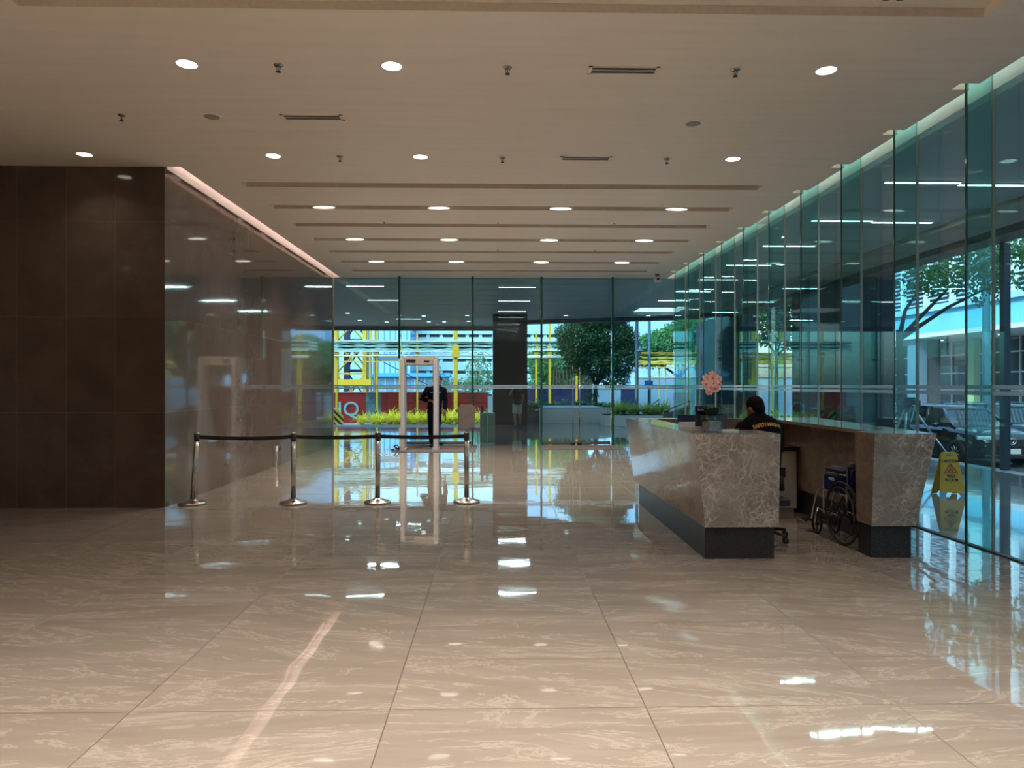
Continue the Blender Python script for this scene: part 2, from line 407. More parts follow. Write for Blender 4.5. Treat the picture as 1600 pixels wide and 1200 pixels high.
def bake(o):
    """replace an object's mesh by its modified mesh"""
    dg = bpy.context.evaluated_depsgraph_get(); me = bpy.data.meshes.new_from_object(o.evaluated_get(dg))
    for md in list(o.modifiers): o.modifiers.remove(md)
    o.data = me
    for p_ in me.polygons: p_.use_smooth = True
    return o
def spot(name, loc, power, color=(1, .92, .83), size=.15, spread=112, parent=None):
    d = bpy.data.lights.new(name, 'AREA'); d.shape = 'DISK'; d.size = size; d.energy = power; d.color = color; d.spread = radians(spread)
    o = bpy.data.objects.new(name, d); COL.objects.link(o); o.location = loc
    if parent is not None: o.parent = parent
    return o

# ============================================================ THE SHELL
CZ = 4.22
WX = -4.1; GX = 4.5; FY = 18.0; LY = 8.9
struct(MB().box(-12, 4.5, -9, 18.0, -.3, 0), 'floor', 'floor', 'polished beige marble tile floor of the lobby', 'floor')
struct(MB().box(-12, WX, LY, LY + .3, 0, CZ), 'wall_left_front', 'dark_brown_marble', 'dark brown marble wall facing the camera beside the corridor', 'wall')
struct(MB().box(WX - .3, WX, LY + .3, FY + .02, 0, 4.6), 'wall_left', 'taupe_polished_marble', 'glossy taupe marble side wall mirroring the glass front', 'wall')
struct(MB().box(WX, WX + .004, LY + .004, LY + .31, 0, CZ), 'trim_1', 'taupe_polished_marble', 'marble corner strip where dark wall meets glossy wall', 'trim')
struct(MB().box(-12.3, -12, -9, LY + .3, 0, CZ), 'wall_far_left', 'back_wall', 'lobby side wall outside the photographed view', 'wall')
struct(MB().box(-12, 4.5, -9.3, -9, 0, CZ), 'wall_back', 'back_wall', 'lobby wall behind the viewer', 'wall')

# ceiling: lower skin with slots and a shallow coffer, upper slab above
SL = [9.55 + 1.2 * k for k in range(7)]; SW = .24; LOW = .065
mb = MB()
t0, t1 = CZ, CZ + LOW
x_l, x_r = WX + .2, 4.16
mb.box(-12, WX, 5.15, LY, t0, t1)                   # left part before the dark wall
mb.box(-12, -3.4, -9, 5.15, t0, t1)
mb.box(3.58, x_r, -9, 5.15, t0, t1)
mb.box(WX, x_l, 5.15, LY, t0, t1)
mb.box(x_l, -3.4, 5.15, FY, t0, t1); mb.box(3.62, x_r, 5.15, FY, t0, t1)
ys = [5.15] + [v for y in SL for v in (y, y + SW)] + [FY]
for a, b_ in zip(ys[::2], ys[1::2]): mb.box(-3.4, 3.62, a, b_, t0, t1)
mb.box(-12, 4.16, -9, 5.15, t1, t1 + .1); mb.box(-12, x_l, 5.15, LY, t1, t1 + .1)
for a, b_ in zip(ys[::2], ys[1::2]): mb.box(x_l, 4.16, a, b_, t1, t1 + .09)
mb.box(x_l, -3.4, 5.15, FY, t1, t1 + .09); mb.box(3.62, 4.16, 5.15, FY, t1, t1 + .09); mb.box(x_l, 4.16, 5.15, FY, t1 + .09, t1 + .16)
PJ = 1.165
FINS = [FY - PJ * k for k in range(1, 19)]
ed = [FY] + FINS + [-9]
for i in range(len(ed) - 1):                        # edge strip with a notch round every fin
    a = ed[i] - (.07 if i else 0); b_ = ed[i + 1] + (.07 if i < len(ed) - 2 else 0)
    mb.box(4.16, 4.33, b_, a, t0, t1 + .1)
struct(mb, 'ceiling', 'ceiling', 'cream ceiling with narrow cross slots and a shallow coffer', 'ceiling')
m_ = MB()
for y in SL: m_.box(-3.4, 3.62, y + SW - .006, y + SW - .0005, CZ + .002, CZ + .15)  # darker strips put shade on the slot walls and coffer edge
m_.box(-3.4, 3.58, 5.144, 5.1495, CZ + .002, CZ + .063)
struct(m_, 'slot_shade_strips', 'slot_shade', 'darker strips painting the shade of the ceiling slots and coffer edge', 'trim')
# coves
struct(MB().box(WX, x_l + .12, LY, FY, 4.54, 4.60), 'trim_2', 'white_paint', 'white top of the light cove along the glossy wall', 'trim')
struct(MB().box(4.0, 4.62, -9, FY, 4.56, 4.62).box(4.50, 4.62, -9, FY, 4.19, 4.56), 'trim_3', 'white_paint', 'white head channel above the green glass wall', 'trim')
struct(MB().box(WX, WX + .012, LY + .05, FY, 4.205, 4.56), 'trim_7', 'white_paint', 'white painted lip above the glossy wall, washed by pink light', 'trim')
tag(MB().box(x_l + .004, x_l + .06, LY + .02, FY - .03, 4.446, 4.462).build('cove_light_strip', 'cove_pink'), 'pink cove light strip along the top of the glossy wall', 'light')
tag(MB().box(4.27, 4.31, 1, FY - .03, 4.387, 4.41).build('cove_light_strip', 'cove_white'), 'pale cove light strip above the green glass wall', 'light')

# ------------------------------------------------------------ front glass wall
fx = [WX, at(626, Y=18), at(739, Y=18), at(845, Y=18), at(955, Y=18), GX]
DZ = 2.18
def bands(parent, x0, x1, y, along='X'):
    for z0, z1 in ((1.482, 1.518), (1.425, 1.462)):
        if along == 'X': MB().box(x0, x1, y - .009, y - .0075, z0, z1).build('frosted_band', 'frost', parent)
        else: MB().box(y - .009, y - .0075, x0, x1, z0, z1).build('frosted_band', 'frost', parent)
def pull(parent, x, y):
    for s_ in (-1,):
        MB().tube([(x, y - .07, .12), (x, y - .07, 1.98)], .014, 10).tube([(x, y - .07, .3), (x, y, .3)], .008).tube([(x, y - .07, 1.8), (x, y, 1.8)], .008).build('pull_handle', 'steel', parent)
names = ['leftmost front glass pane beside the glossy marble wall', 'glass pane above the detector doorway', 'front glass pane before the dark column', 'glass pane above the double doors', 'rightmost front glass pane beside the side glass']
for i in range(5):
    a, b_ = fx[i] + .006, fx[i + 1] - .006; door = i in (1, 3)
    wdw = tag(MB().box(a, b_, FY, FY + .012, DZ + .01 if door else .0, CZ).build('window_%d' % (i + 1), 'front_glass'), names[i], 'window', kind='structure')
    if not door: bands(wdw, a, b_, FY)
    if i: # vertical glass fin behind each joint
        f_ = MB().box(fx[i] - .010, fx[i] + .010, FY - .25, FY - .005, 0 if i != 1 else DZ, CZ).build('glass_fin', 'fin_glass', wdw)
        MB().box(fx[i] - .026, fx[i] + .026, FY - .262, FY - .25, 0 if i != 1 else DZ, CZ).build('fin_edge', 'glass_edge_green', f_)
dn = 0
for i, nm in ((1, 'behind the metal detector'), (3, 'of the closed double doors')):
    a, b_ = fx[i] + .03, fx[i + 1] - .03; mid = (a + b_) / 2
    for s_, (x0, x1) in enumerate(((a, mid - .005), (mid + .005, b_))):
        dn += 1
        d_ = tag(MB().box(x0, x1, FY, FY + .012, .09, DZ).build('door_%d' % dn, 'front_glass'), ('left' if s_ == 0 else 'right') + ' frameless glass leaf ' + nm, 'door', kind='structure')
        MB().box(x0, x1, FY - .012, FY + .024, .012, .09).build('bottom_rail', 'steel', d_)
        bands(d_, x0, x1, FY)
        hx = mid - .085 if s_ == 0 else mid + .085
        pull(d_, hx, FY)
        MB().box(hx - .06, hx + .06, FY - .03, FY + .03, .0, .06).build('floor_lock', 'black_plastic', d_)
        fx0 = x0 if s_ == 0 else x1 - .16
        MB().box(fx0, fx0 + .16, FY - .012, FY + .024, DZ - .05, DZ + .0).build('patch_fitting', 'steel', d_)
struct(MB().box(WX, GX, FY - .03, FY + .04, CZ, CZ + .4), 'trim_4', 'ceiling', 'plaster head above the front glass', 'trim')
struct(MB().box(WX, WX + .025, FY - .02, FY + .03, 0, CZ), 'trim_5', 'silicone_joint', 'thin metal edge where marble wall meets front glass', 'trim')

# ------------------------------------------------------------ right glass wall
side = [FY] + FINS
for i in range(len(side)):
    y1 = side[i]; y0 = side[i + 1] if i + 1 < len(side) else -3.2
    wdw = tag(MB().box(GX, GX + .014, y0 + .006, y1 - .006, .0, 4.40).build('window_%d' % (6 + i), 'side_glass'),
              'tinted glass pane %s of the right glass wall' % (['at the far corner', 'second from the far corner', 'third from the far corner', 'fourth from the far corner', 'fifth from the far corner', 'sixth from the far corner', 'seventh from the far corner', 'behind the curved-in counter end', 'showing the dark pier', 'with the street tree', 'with the yellow sign'][i] if i < 11 else 'outside the frame, number %d' % (i - 10)), 'window', kind='structure')
    bands(wdw, y0 + .006, y1 - .006, GX, 'Y')
    if i:
        y = y1
        MB().box(GX - .006, GX + .02, y - .008, y + .008, 0, 4.40).build('joint', 'silicone_joint', wdw)
        f_ = MB().box(4.262, 4.494, y - .0085, y + .0085, 0.0, 4.36).build('glass_fin', 'fin_glass', wdw)
        MB().box(4.25, 4.262, y - .010, y + .010, 0.0, 4.36).build('fin_edge', 'glass_edge_green', f_)
struct(MB().box(GX - .02, GX + .035, -9, FY, -.02, .012), 'trim_6', 'black_plastic', 'dark floor channel under the right glass wall', 'trim')
struct(MB().box(GX, GX + .3, -9, -3.2, 0, CZ), 'wall_right', 'back_wall', 'solid wall beyond the right glass outside the view', 'wall')

# ------------------------------------------------------------ ceiling fittings
def downlight(x, y, label, warm=LAMP_W, z=CZ):
    t = thing('downlight', label, 'light', (x, y, z), group='round recessed downlights')
    MB().lathe([(.082, -.001), (.105, -.006), (.108, -.001), (.108, .03), (.082, .03)], n=28).build('trim_ring', 'white_paint', t)
    MB().lathe([(.0, -.002), (.083, -.002), (.083, .010), (.0, .010)], n=28).build('lens', 'lamp_warm', t)
    spot('lamp', (0, 0, -.02), warm, parent=t)
    return t
row1 = [(292, 101), (612, 103), (1291, 112)]; row2 = [(132, 241), (427, 243), (657, 246), (1145, 248)]
L1 = ['bright round downlight, left one of the front row', 'bright round downlight, middle one of the front row', 'bright round downlight, right one of the front row']
L2 = ['round downlight above the dark brown wall', 'round downlight just past the wall corner', 'round downlight near ceiling centre, second row', 'round downlight above the reception desk']
for (px, py), lb in zip(row1, L1): downlight(at(px, Y=6.05), 6.05, lb)
for (px, py), lb in zip(row2, L2): downlight(at(px, Y=8.45), 8.45, lb)
cols = [-2.64, -.88, 1.0, 2.8]
first = None
for r_, (y, nm) in enumerate(((SL[1], 'front'), (SL[3], 'middle'), (SL[5], 'rear'))):
    for c_i, x in enumerate(cols):
        lb = '%s of four flat lamps in the %s lit ceiling slot' % (['leftmost', 'second', 'third', 'rightmost'][c_i], nm)
        if first is None:
            first = thing('slot_lamp', lb, 'light', (x, y, CZ), group='flat lamps in the ceiling slots')
            MB().ell((0, SW - .012, .022), (.17, .014, .020), n=24, k=8).build('lens', 'lamp_slot', first)
            MB().ell((0, SW - .004, .022), (.19, .014, .027), n=24, k=8).build('trim_ring', 'white_paint', first)
            spot('lamp', (0, .10, .004), 28, parent=first)
        else: dup(first, (x, y, CZ), label=lb)
# sprinklers
spr = None
for px, py, Y in ((435, 103, 6.05), (793, 106, 6.05), (1149, 112, 6.05), (190, 185, 7.2), (531, 244, 8.45), (785, 248, 8.45), (1042, 248, 8.45)):
    x = at(px, Y=Y)
    lb = {435: 'small sprinkler head left of the middle front downlight', 793: 'small sprinkler head between middle downlight and front air vent', 1149: 'small sprinkler head beside the right front downlight',
          190: 'small sprinkler head alone over the left ceiling', 531: 'small sprinkler head, left one of the second row', 785: 'small sprinkler head, middle one of the second row', 1042: 'small sprinkler head right of the rear air vent'}[px]
    if spr is None:
        spr = thing('sprinkler', lb, 'sprinkler', (x, Y, CZ), group='ceiling sprinklers')
        MB().lathe([(.0, -.004), (.036, -.006), (.040, 0), (.0, 0)], n=20).build('escutcheon', 'steel', spr)
        MB().lathe([(.010, -.004), (.010, -.022), (.006, -.03), (.006, -.05)], n=10).tube([(-.016, 0, -.01), (-.018, 0, -.035), (0, 0, -.055)], .003, 6).tube([(.016, 0, -.01), (.018, 0, -.035), (0, 0, -.055)], .003, 6).build('head_frame', 'steel', spr)
        MB().lathe([(.0, -.052), (.022, -.056), (.022, -.060), (.0, -.062)], n=16).build('deflector', 'black_plastic', spr)
    else: dup(spr, (x, Y, CZ), label=lb)
# small sprinklers over slots
for px, Y in ((600, SL[2]), (778, SL[2]), (960, SL[2]), (778, SL[4]), (930, SL[4])):
    dup(spr, (at(px, Y=Y - .1), Y - .1, CZ), label='tiny dark sprinkler head between the ceiling slots', scale=(.4, .4, .4))
# speakers
for i, (px, py, Y) in enumerate(((331, 183, 7.22), (1083, 190, 7.3))):
    t = thing('ceiling_speaker', ['round grey ceiling speaker left of the long air vent', 'round grey ceiling speaker over the reception desk'][i], 'speaker', (at(px, Y=Y), Y, CZ), group='round ceiling speakers')
    MB().lathe([(.0, -.008), (.075, -.007), (.082, -.004), (.082, 0), (.0, 0)], n=28).build('grille', 'speaker_grey', t)
    MB().lathe([(.082, -.006), (.098, -.004), (.10, 0), (.082, 0)], n=28).build('trim_ring', 'ceiling', t)
# air vents
for i, (x0, x1, py, Y) in enumerate(((919, 1029, 107, 6.08), (440, 536, 185, 7.22), (875, 955, 247, 8.46))):
    X0, X1 = at(x0, Y=Y), at(x1, Y=Y); t = thing('air_vent', ['long slotted air vent nearest the camera', 'long slotted air vent left of ceiling centre', 'long slotted air vent in the second downlight row'][i], 'vent', ((X0 + X1) / 2, Y, CZ), group='linear air vents')
    h = (X1 - X0) / 2; d_ = .075
    m_ = MB(); m_.box(-h, h, -d_, -d_ + .02, -.006, 0).box(-h, h, d_ - .02, d_, -.006, 0).box(-h, -h + .03, -d_, d_, -.006, 0).box(h - .03, h, -d_, d_, -.006, 0).build('frame', 'ceiling', t)
    MB().box(-h + .03, h - .03, -d_ + .02, d_ - .02, -.002, -.0005).build('slot_backing', 'ink_black', t)
    MB().box(-h + .03, h - .03, -.012, .008, -.007, -.001).build('blade', 'cream_panel', t)
t = thing('emergency_light', 'flush twin ceiling fitting at the top edge above the right side', 'light', (at(1392, Y=5.05), 5.0, CZ + LOW))
MB().box(-.1, .1, -.09, .09, -.008, 0).build('plate', 'ceiling', t); 
for s_ in (-1, 1): MB().lathe([(.0, -.014), (.035, -.012), (.038, -.006), (.038, 0), (.0, 0)], c=(s_ * .05, 0, -.004), n=20).build('eye', 'steel', t)
x = at(1027, Y=17.3)
t = thing('security_camera', 'small cream box security camera under the ceiling corner', 'camera', (x, 17.3, CZ))
MB().box(-.05, .05, -.05, .05, -.02, 0).box(-.012, .012, -.012, .012, -.06, -.02).build('bracket', 'black_plastic', t)
MB().box(-.075, .075, -.09, .09, -.19, -.06).build('housing', 'paper_white', t, bevel=.01)
MB().lathe([(.0, 0), (.028, 0), (.028, .02), (.0, .02)], m=Matrix.Translation((-.0, -.11, -.125)) @ Matrix.Rotation(-pi / 2, 4, 'X'), n=16).build('lens', 'ink_black', t)
# lobby behind the viewer: more downlights and linear lamps that light the near floor
for y in (3.6, 1.2, -1.2, -3.6, -6.0):
    for x in (-8.5, -6.2, -2.64, -.88, 1.0, 2.8):
        zc = CZ if x < -3.4 else CZ + LOW
        if y == 3.6 and x == -8.5: continue
        o = thing('downlight', 'round downlight in the lobby ceiling behind the viewer', 'light', (x, y, zc), group='lobby downlights behind the viewer')
        MB().lathe([(.0, -.003), (.083, -.003), (.083, .004), (.0, .004)], n=20).build('lens', 'lamp_warm', o)
        spot('lamp', (0, 0, -.02), ({3.6: 13, 1.2: 56}.get(y, 20) * (1 if x > -5 else .6)), parent=o)

# wall socket and cable
xw = WX
t = thing('wall_socket', 'small white socket plate low on the glossy marble wall', 'socket', (xw, 13.4, .33))
MB().box(0, .012, -.06, .06, -.05, .05).build('plate', 'socket_white', t, bevel=.003)
MB().box(.012, .016, .13, .21, -.03, .01).build('plug', 'black_plastic', t)
tag(MB().tube([(xw + .012, 13.38, .29), (xw + .02, 13.36, .15), (xw + .012, 13.35, .012), (xw + .05, 13.2, .006)], .006, 6).build('power_cable', 'socket_white'), 'white cable hanging from the socket to the floor', 'cable')

# ============================================================ STANCHIONS
st_px = [(301, 308, 9.15), (458.5, 458.5, 9.17), (590, 591, 9.2), (729, 729, 9.22)]
lab = ['leaning chrome belt stanchion nearest the dark wall', 'chrome belt stanchion standing in front of the marble wall, second in row', 'chrome belt stanchion in front of the left glass, third in row', 'chrome belt stanchion carrying the framed sign, last in row']
heads = []
for i, (pb, pt, Y) in enumerate(st_px):
    xb = at(pb, Y=Y); xt = at(pt, Y=Y)
    t = thing('belt_stanchion', lab[i], 'stanchion', (xb, Y, 0), group='belt stanchions')
    t.rotation_euler = (0, 0, 0)
    MB().lathe([(.0, 0), (.165, 0), (.172, .006), (.172, .02), (.165, .028), (.09, .045), (.05, .06), (.042, .07), (.0, .07)], n=40).build('base', 'steel', t)
    dx = xt - xb
    MB().tube([(0, 0, .06), (dx * .93, 0, .82)], .032, 20).build('post', 'steel', t)
    MB().tube([(dx * .93, 0, .815), (dx, 0, .895)], .037, 20).build('belt_head', 'black_plastic', t)
    MB().lathe([(.030, 0), (.038, .004), (.034, .016), (.018, .024), (.0, .026)], c=(dx, 0, .895), n=20).build('cap', 'steel', t)
    heads.append((xt, Y))
for i in range(3):
    (xa, ya), (xb, yb) = heads[i], heads[i + 1]
    m_ = MB(); rings = []
    for k in range(17):
        u = k / 16; x = xa + .034 + (xb - xa - .068) * u; y = ya + (yb - ya) * u; z = .858 - (.022 if i == 0 else .012) * 4 * u * (1 - u)
        rings.append([(x, y - .0015, z - .024), (x, y + .0015, z - .024), (x, y + .0015, z + .024), (x, y - .0015, z + .024)])
    m_.loft(rings, smooth=False)
    tag(m_.build('retractable_belt', 'belt_black'), ['black belt stretched along the marble wall from the leaning stanchion', 'black belt stretched between the second and third stanchions', 'black belt crossing in front of the metal detector'][i], 'belt', 'black queue belts')
xs, ys_ = heads[3]
t = thing('sign_holder', 'grey framed sheet on a short stem above the last stanchion', 'sign', (xs, ys_, .92))
MB().tube([(0, 0, 0), (0, 0, .06)], .009, 10).build('stem', 'steel', t)
MB().box(-.105, .105, -.006, .006, .055, .34).build('board', 'poster_grey', t)
m_ = MB(); m_.box(-.112, .112, -.009, .009, .048, .058).box(-.112, .112, -.009, .009, .337, .347).box(-.112, -.103, -.009, .009, .048, .347).box(.103, .112, -.009, .009, .048, .347).build('frame', 'steel', t)
for s_ in (-.09, .09): MB().box(s_ - .01, s_ + .01, -.012, .012, .335, .355).build('corner_clip', 'black_plastic', t)

# ============================================================ METAL DETECTOR, MATS
dl, dr = at(629, Y=16.5), at(680, Y=16.5)
t = thing('metal_detector', 'pale grey walk-through metal detector frame by the glass door', 'metal detector', ((dl + dr) / 2, 16.5, 0))
hw = (dr - dl) / 2
MB().box(-hw - .055, -hw + .045, 0, .42, .02, 2.14).build('side_panel', 'detector_grey', t, bevel=.02)
MB().box(hw - .045, hw + .055, 0, .42, .02, 2.14).build('side_panel', 'detector_grey', t, bevel=.02)
for s_ in (-1, 1): MB().box(s_ * hw - .07, s_ * hw + .07, -.03, .46, 0, .05).build('foot', 'detector_grey', t)
cb = MB().box(-hw + .045, hw - .045, .04, .38, 1.98, 2.17).build('cross_unit', 'detector_panel', t, bevel=.01)
MB().box(-.30, -.08, .03, .041, 2.05, 2.11).build('display', 'black_plastic', cb); MB().box(.12, .24, .03, .041, 2.06, 2.085).build('display', 'black_plastic', cb)
for s_ in (-1, 1): MB().lathe([(.0, 0), (.05, 0), (.05, .03), (.03, .05), (.0, .05)], c=(s_ * hw, .2, 2.14), n=14).build('cap', 'detector_grey', t)
tag(MB().tube([(dl - .06, 16.55, .03), (dl - .14, 16.6, .05), (dl - .2, 16.5, .10), (dl - .12, 16.45, .13), (dl - .08, 16.58, .06), (dl - .2, 16.62, .03), (dl - .26, 16.5, .02), (dl - .16, 16.4, .012), (dl - .07, 16.47, .02)], .014, 6).build('power_cable', 'black_plastic'), 'tangle of dark cable at the left foot of the metal detector', 'cable')
tag(MB().box(at(618, Y=16.6), at(744, Y=16.6), 16.15, 17.9, .0, .012).build('floor_mat', 'mat_brown', bevel=.004), 'brown floor mat beneath the metal detector and the guard', 'mat')
tag(MB().box(at(846, Y=17.0), at(962, Y=17.0) + .1, 16.7, 17.75, .0, .012).build('floor_mat', 'mat_brown', bevel=.004), 'brown floor mat in front of the closed double doors', 'mat')

# ============================================================ RECEPTION DESK
D0 = 6.05; D1 = 9.1; DH = 1.10
t = thing('reception_desk', 'splayed marble reception desk on black granite plinths, open to the camera', 'desk', (2.7, 7.5, 0))
ox, oy = 2.7, 7.5
def P(x, y, z): return (x - ox, y - oy, z)
m_ = MB()
# left wing with block: front block body  (outer side leans in downwards)
PZ = .285
def slab(pts_bot, pts_top, z0, z1, name, mat, parent=t, bevel=0.0):
    m = MB(); m.loft([[P(a, b_, z0) for a, b_ in pts_bot], [P(a, b_, z1) for a, b_ in pts_top]], smooth=False)
    return m.build(name, mat, parent, bevel=bevel)
slab([(1.815, D0 + .08), (2.455, D0 + .08), (2.455, D0 + .55), (1.815, D0 + .55)], [(1.70, D0), (2.44, D0), (2.44, D0 + .55), (1.70, D0 + .55)], PZ, DH, 'front_block', 'grey_web_marble')
slab([(1.8145, D0 + .081), (1.775, D1), (1.97, D1), (1.97, D0 + .55), (1.8145, D0 + .55)], [(1.6995, D0 + .001), (1.66, D1), (1.97, D1), (1.97, D0 + .55), (1.6995, D0 + .55)], PZ, DH - .002, 'side_wing', 'brown_web_marble')
slab([(1.67 + .13, D1 - .25), (4.02, D1 - .25), (4.02, D1), (1.80, D1)], [(1.67, D1 - .25), (4.1, D1 - .25), (4.1, D1), (1.66, D1)], PZ, DH - .004, 'back_wing', 'brown_web_marble')
# right wing
slab([(3.285, D0 + .10), (3.675, D0 + .10), (3.70, D0 + .36), (3.29, D0 + .36)], [(3.27, D0 + .02), (3.81, D0 + .02), (3.84, D0 + .36), (3.27, D0 + .36)], PZ, DH, 'end_block', 'grey_web_marble')
slab([(3.283, D0 + .102), (3.287, D0 + .102), (3.287, D0 + .36), (3.283, D0 + .36)], [(3.266, D0 + .022), (3.269, D0 + .022), (3.269, D0 + .36), (3.266, D0 + .36)], PZ, DH, 'inner_facing', 'brown_web_marble')
slab([(3.56, D0 + .36), (3.70, D0 + .36), (4.0, D1 - .25), (3.60, D1 - .25)], [(3.56, D0 + .36), (3.84, D0 + .36), (4.1, D1 - .25), (3.60, D1 - .25)], PZ, DH - .035, 'side_wing', 'brown_web_marble')
slab([(3.40, D0 + .36), (3.84, D0 + .36), (4.12, D1), (3.42, D1)], [(3.40, D0 + .36), (3.84, D0 + .36), (4.12, D1), (3.42, D1)], DH - .035, DH, 'counter_top', 'brown_web_marble')
# plinths
for (pts) in ([(1.825, D0 + .13), (2.435, D0 + .13), (2.435, D0 + .5), (1.99, D0 + .5), (1.99, D1 - .05), (1.825, D1 - .05)], [(3.30, D0 + .14), (3.655, D0 + .14), (3.69, D0 + .36), (3.30, D0 + .36)],
              [(3.58, D0 + .36), (3.69, D0 + .36), (3.95, D1 - .05), (3.62, D1 - .05)]):
    mm_ = MB(); mm_.prism([(a - ox, b_ - oy) for a, b_ in pts], PZ); mm_.build('plinth', 'granite', t)
mm_ = MB(); mm_.box(1.99 - ox, 3.6 - ox, D1 - .22 - oy, D1 - .05 - oy, 0, PZ); mm_.build('plinth', 'granite', t)
# inner work surface of the left wing
MB().box(1.97 - ox, 2.55 - ox, D0 + .55 - oy + .02, D1 - .27 - oy, .72, .75).build('work_surface', 'cream_panel', t)
# pedestal at the back
t = thing('desk_pedestal', 'pale grey desk pedestal with black top inside the reception desk', 'cabinet', (3.17, 8.55, 0))
MB().box(-.35, .39, -.2, .22, .06, .74).build('body', 'cream_panel', t, bevel=.004)
MB().box(-.40, .41, -.24, .25, .74, .79).build('top', 'black_plastic', t, bevel=.004)
MB().box(-.33, .37, -.17, .2, 0, .06).build('plinth', 'cream_panel', t)

# ---- things on the desk
def orchid():
    Y = 6.30; X = at(1112, Y=Y)
    t = thing('potted_orchid', 'pink orchid in a square glass vase on the grey desk block', 'plant', (X, Y, DH), .25)
    h = .148
    v = MB(); a = .067; b_ = .060
    v.loft([[(-a, -a, 0), (a, -a, 0), (a, a, 0), (-a, a, 0)], [(-a * 1.08, -a * 1.08, h), (a * 1.08, -a * 1.08, h), (a * 1.08, a * 1.08, h), (-a * 1.08, a * 1.08, h)],
            [(-b_ * 1.08, -b_ * 1.08, h), (b_ * 1.08, -b_ * 1.08, h), (b_ * 1.08, b_ * 1.08, h), (-b_ * 1.08, b_ * 1.08, h)], [(-b_, -b_, .012), (b_, -b_, .012), (b_, b_, .012), (-b_, b_, .012)]], smooth=False)
    v.build('glass_vase', 'vase_glass', t)
    MB().loft([[(-.056, -.056, .013), (.056, -.056, .013), (.056, .056, .013), (-.056, .056, .013)], [(-.058, -.058, .095), (.058, -.058, .095), (.058, .058, .10), (-.058, .058, .09)]], smooth=False).build('pebble_filling', 'pebbles', t)
    rnd = random.Random(3)
    for k in range(7):
        an = k * 2 * pi / 7 + .3; L = .125 + .03 * rnd.random(); rings = []
        for j in range(8):
            u = j / 7; wd = .033 * sin(pi * min(.97, u * .9 + .1)) ** .6 + .002
            r_ = .01 + L * .8 * u; z = .10 + .13 * sin(u * pi * .62) - .02 * u
            c0 = Vector((cos(an) * r_, sin(an) * r_, z)); sd = Vector((-sin(an), cos(an), 0))
            rings.append([c0 - sd * wd + Vector((0, 0, .008)), c0 + Vector((0, 0, -.002)), c0 + sd * wd + Vector((0, 0, .008)), c0 + Vector((0, 0, .004))])
        MB().loft(rings).build('leaf', 'leaf_orchid', t)
    pts = [(.015, 0, .10), (.03, .0, .22), (.03, .0, .32), (.01, 0, .41), (-.02, 0, .47), (-.05, 0, .50)]
    MB().tube(pts, [.004, .004, .0035, .003, .0025, .002], 6).build('flower_stem', 'stem_green', t)
    MB().tube([(.02, .01, .09), (.035, .012, .30)], .003, 6).build('support_stick', 'bark', t)
    fl = [(-.055, -.02, .50, .05), (-.015, -.045, .515, .05), (.03, -.03, .49, .047), (-.06, -.03, .44, .047), (-.01, -.05, .45, .05), (.045, -.02, .44, .042), (-.035, -.04, .395, .045), (.015, -.035, .385, .04), (0, -.01, .545, .042), (-.03, -.02, .345, .036)]
    for (x, y, z, s) in fl:
        x = x * 1.25; z = .435 + (z - .445) * .74
        fm = MB(); base = Vector((x, y, z)); tilt = Matrix.Rotation(rnd.uniform(-.5, .5), 4, 'Z') @ Matrix.Rotation(rnd.uniform(-.3, .3), 4, 'X')
        for k in range(5):
            an = pi / 2 + k * 2 * pi / 5; wide = .72 if k in (1, 4) else .46
            ring = []
            for i in range(14):
                b2 = 2 * pi * i / 14; rr = s * (.52 + .48 * cos(b2)); tt = s * wide * .75 * sin(b2)
                loc = Vector((cos(an) * rr - sin(an) * tt, -.012 * sin(rr / s * pi) - (.003 if k % 2 else 0), sin(an) * rr + cos(an) * tt))
                ring.append(base + tilt @ loc)
            back = [p + tilt @ Vector((0, .0022, 0)) for p in ring]
            fm.loft([ring, back])
        f_ = fm.build('blossom', 'petal', t)
        hb = MB(); hb.ell(base + tilt @ Vector((0, -.012, -.004)), (.006, .006, .008), n=8, k=6); hb.build('blossom_heart', 'petal_heart', f_)
orchid()
def acrylic_sign(px, Y, z, wd, ht, label, white_bottom=.0, rz=0):
    t = thing('acrylic_sign', label, 'sign', (at(px, Y=Y), Y, z), rz)
    MB().box(-wd / 2, wd / 2, -.02, -.016, .01, ht).box(-wd / 2, wd / 2, -.03, .04, 0, .005).build('acrylic_holder', 'acrylic', t)
    MB().box(-wd / 2 + .003, wd / 2 - .003, -.0155, -.0125, .0 + white_bottom, ht - .004).build('dark_card', 'navy', t)
    if white_bottom: MB().box(-wd / 2 + .003, wd / 2 - .003, -.0155, -.0125, .006, white_bottom).build('pale_card', 'paper_white', t)
    return t
a_ = acrylic_sign(1094, 6.42, DH, .115, .235, 'clear stand with a dark navy card left of the orchid vase', .045, .12)
MB().box(-.03, .03, -.0175, -.0165, .205, .215).box(-.035, .035, -.0175, -.0165, .19, .196).build('print_lines', 'paper_white', a_)
acrylic_sign(1127, 6.5, DH, .10, .16, 'small navy card stand right behind the orchid vase', 0, -.1)
t = thing('monitor', 'pale computer monitor seen from behind on the desk, navy above', 'monitor', (at(1079, Y=7.1), 7.1, .75), .1)
MB().box(-.10, .10, -.07, .07, 0, .012).build('stand_base', 'black_plastic', t)
MB().box(-.02, .02, -.01, .02, .012, .20).build('stand_neck', 'black_plastic', t)
MB().box(-.13, .13, -.03, -.0, .15, .40).build('back_shell', 'paper_white', t, bevel=.006)
MB().box(-.135, .135, -.002, .012, .40, .47).build('top_strip', 'navy', t, bevel=.003)
t = tag(MB().box(at(1126, Y=6.4), at(1152, Y=6.4), 6.36, 6.5, DH, DH + .012).build('paper_tray', 'paper_white', bevel=.002), 'flat pale tray of paper on the desk beside the orchid', 'tray')
Xp = at(1141, Y=6.75)
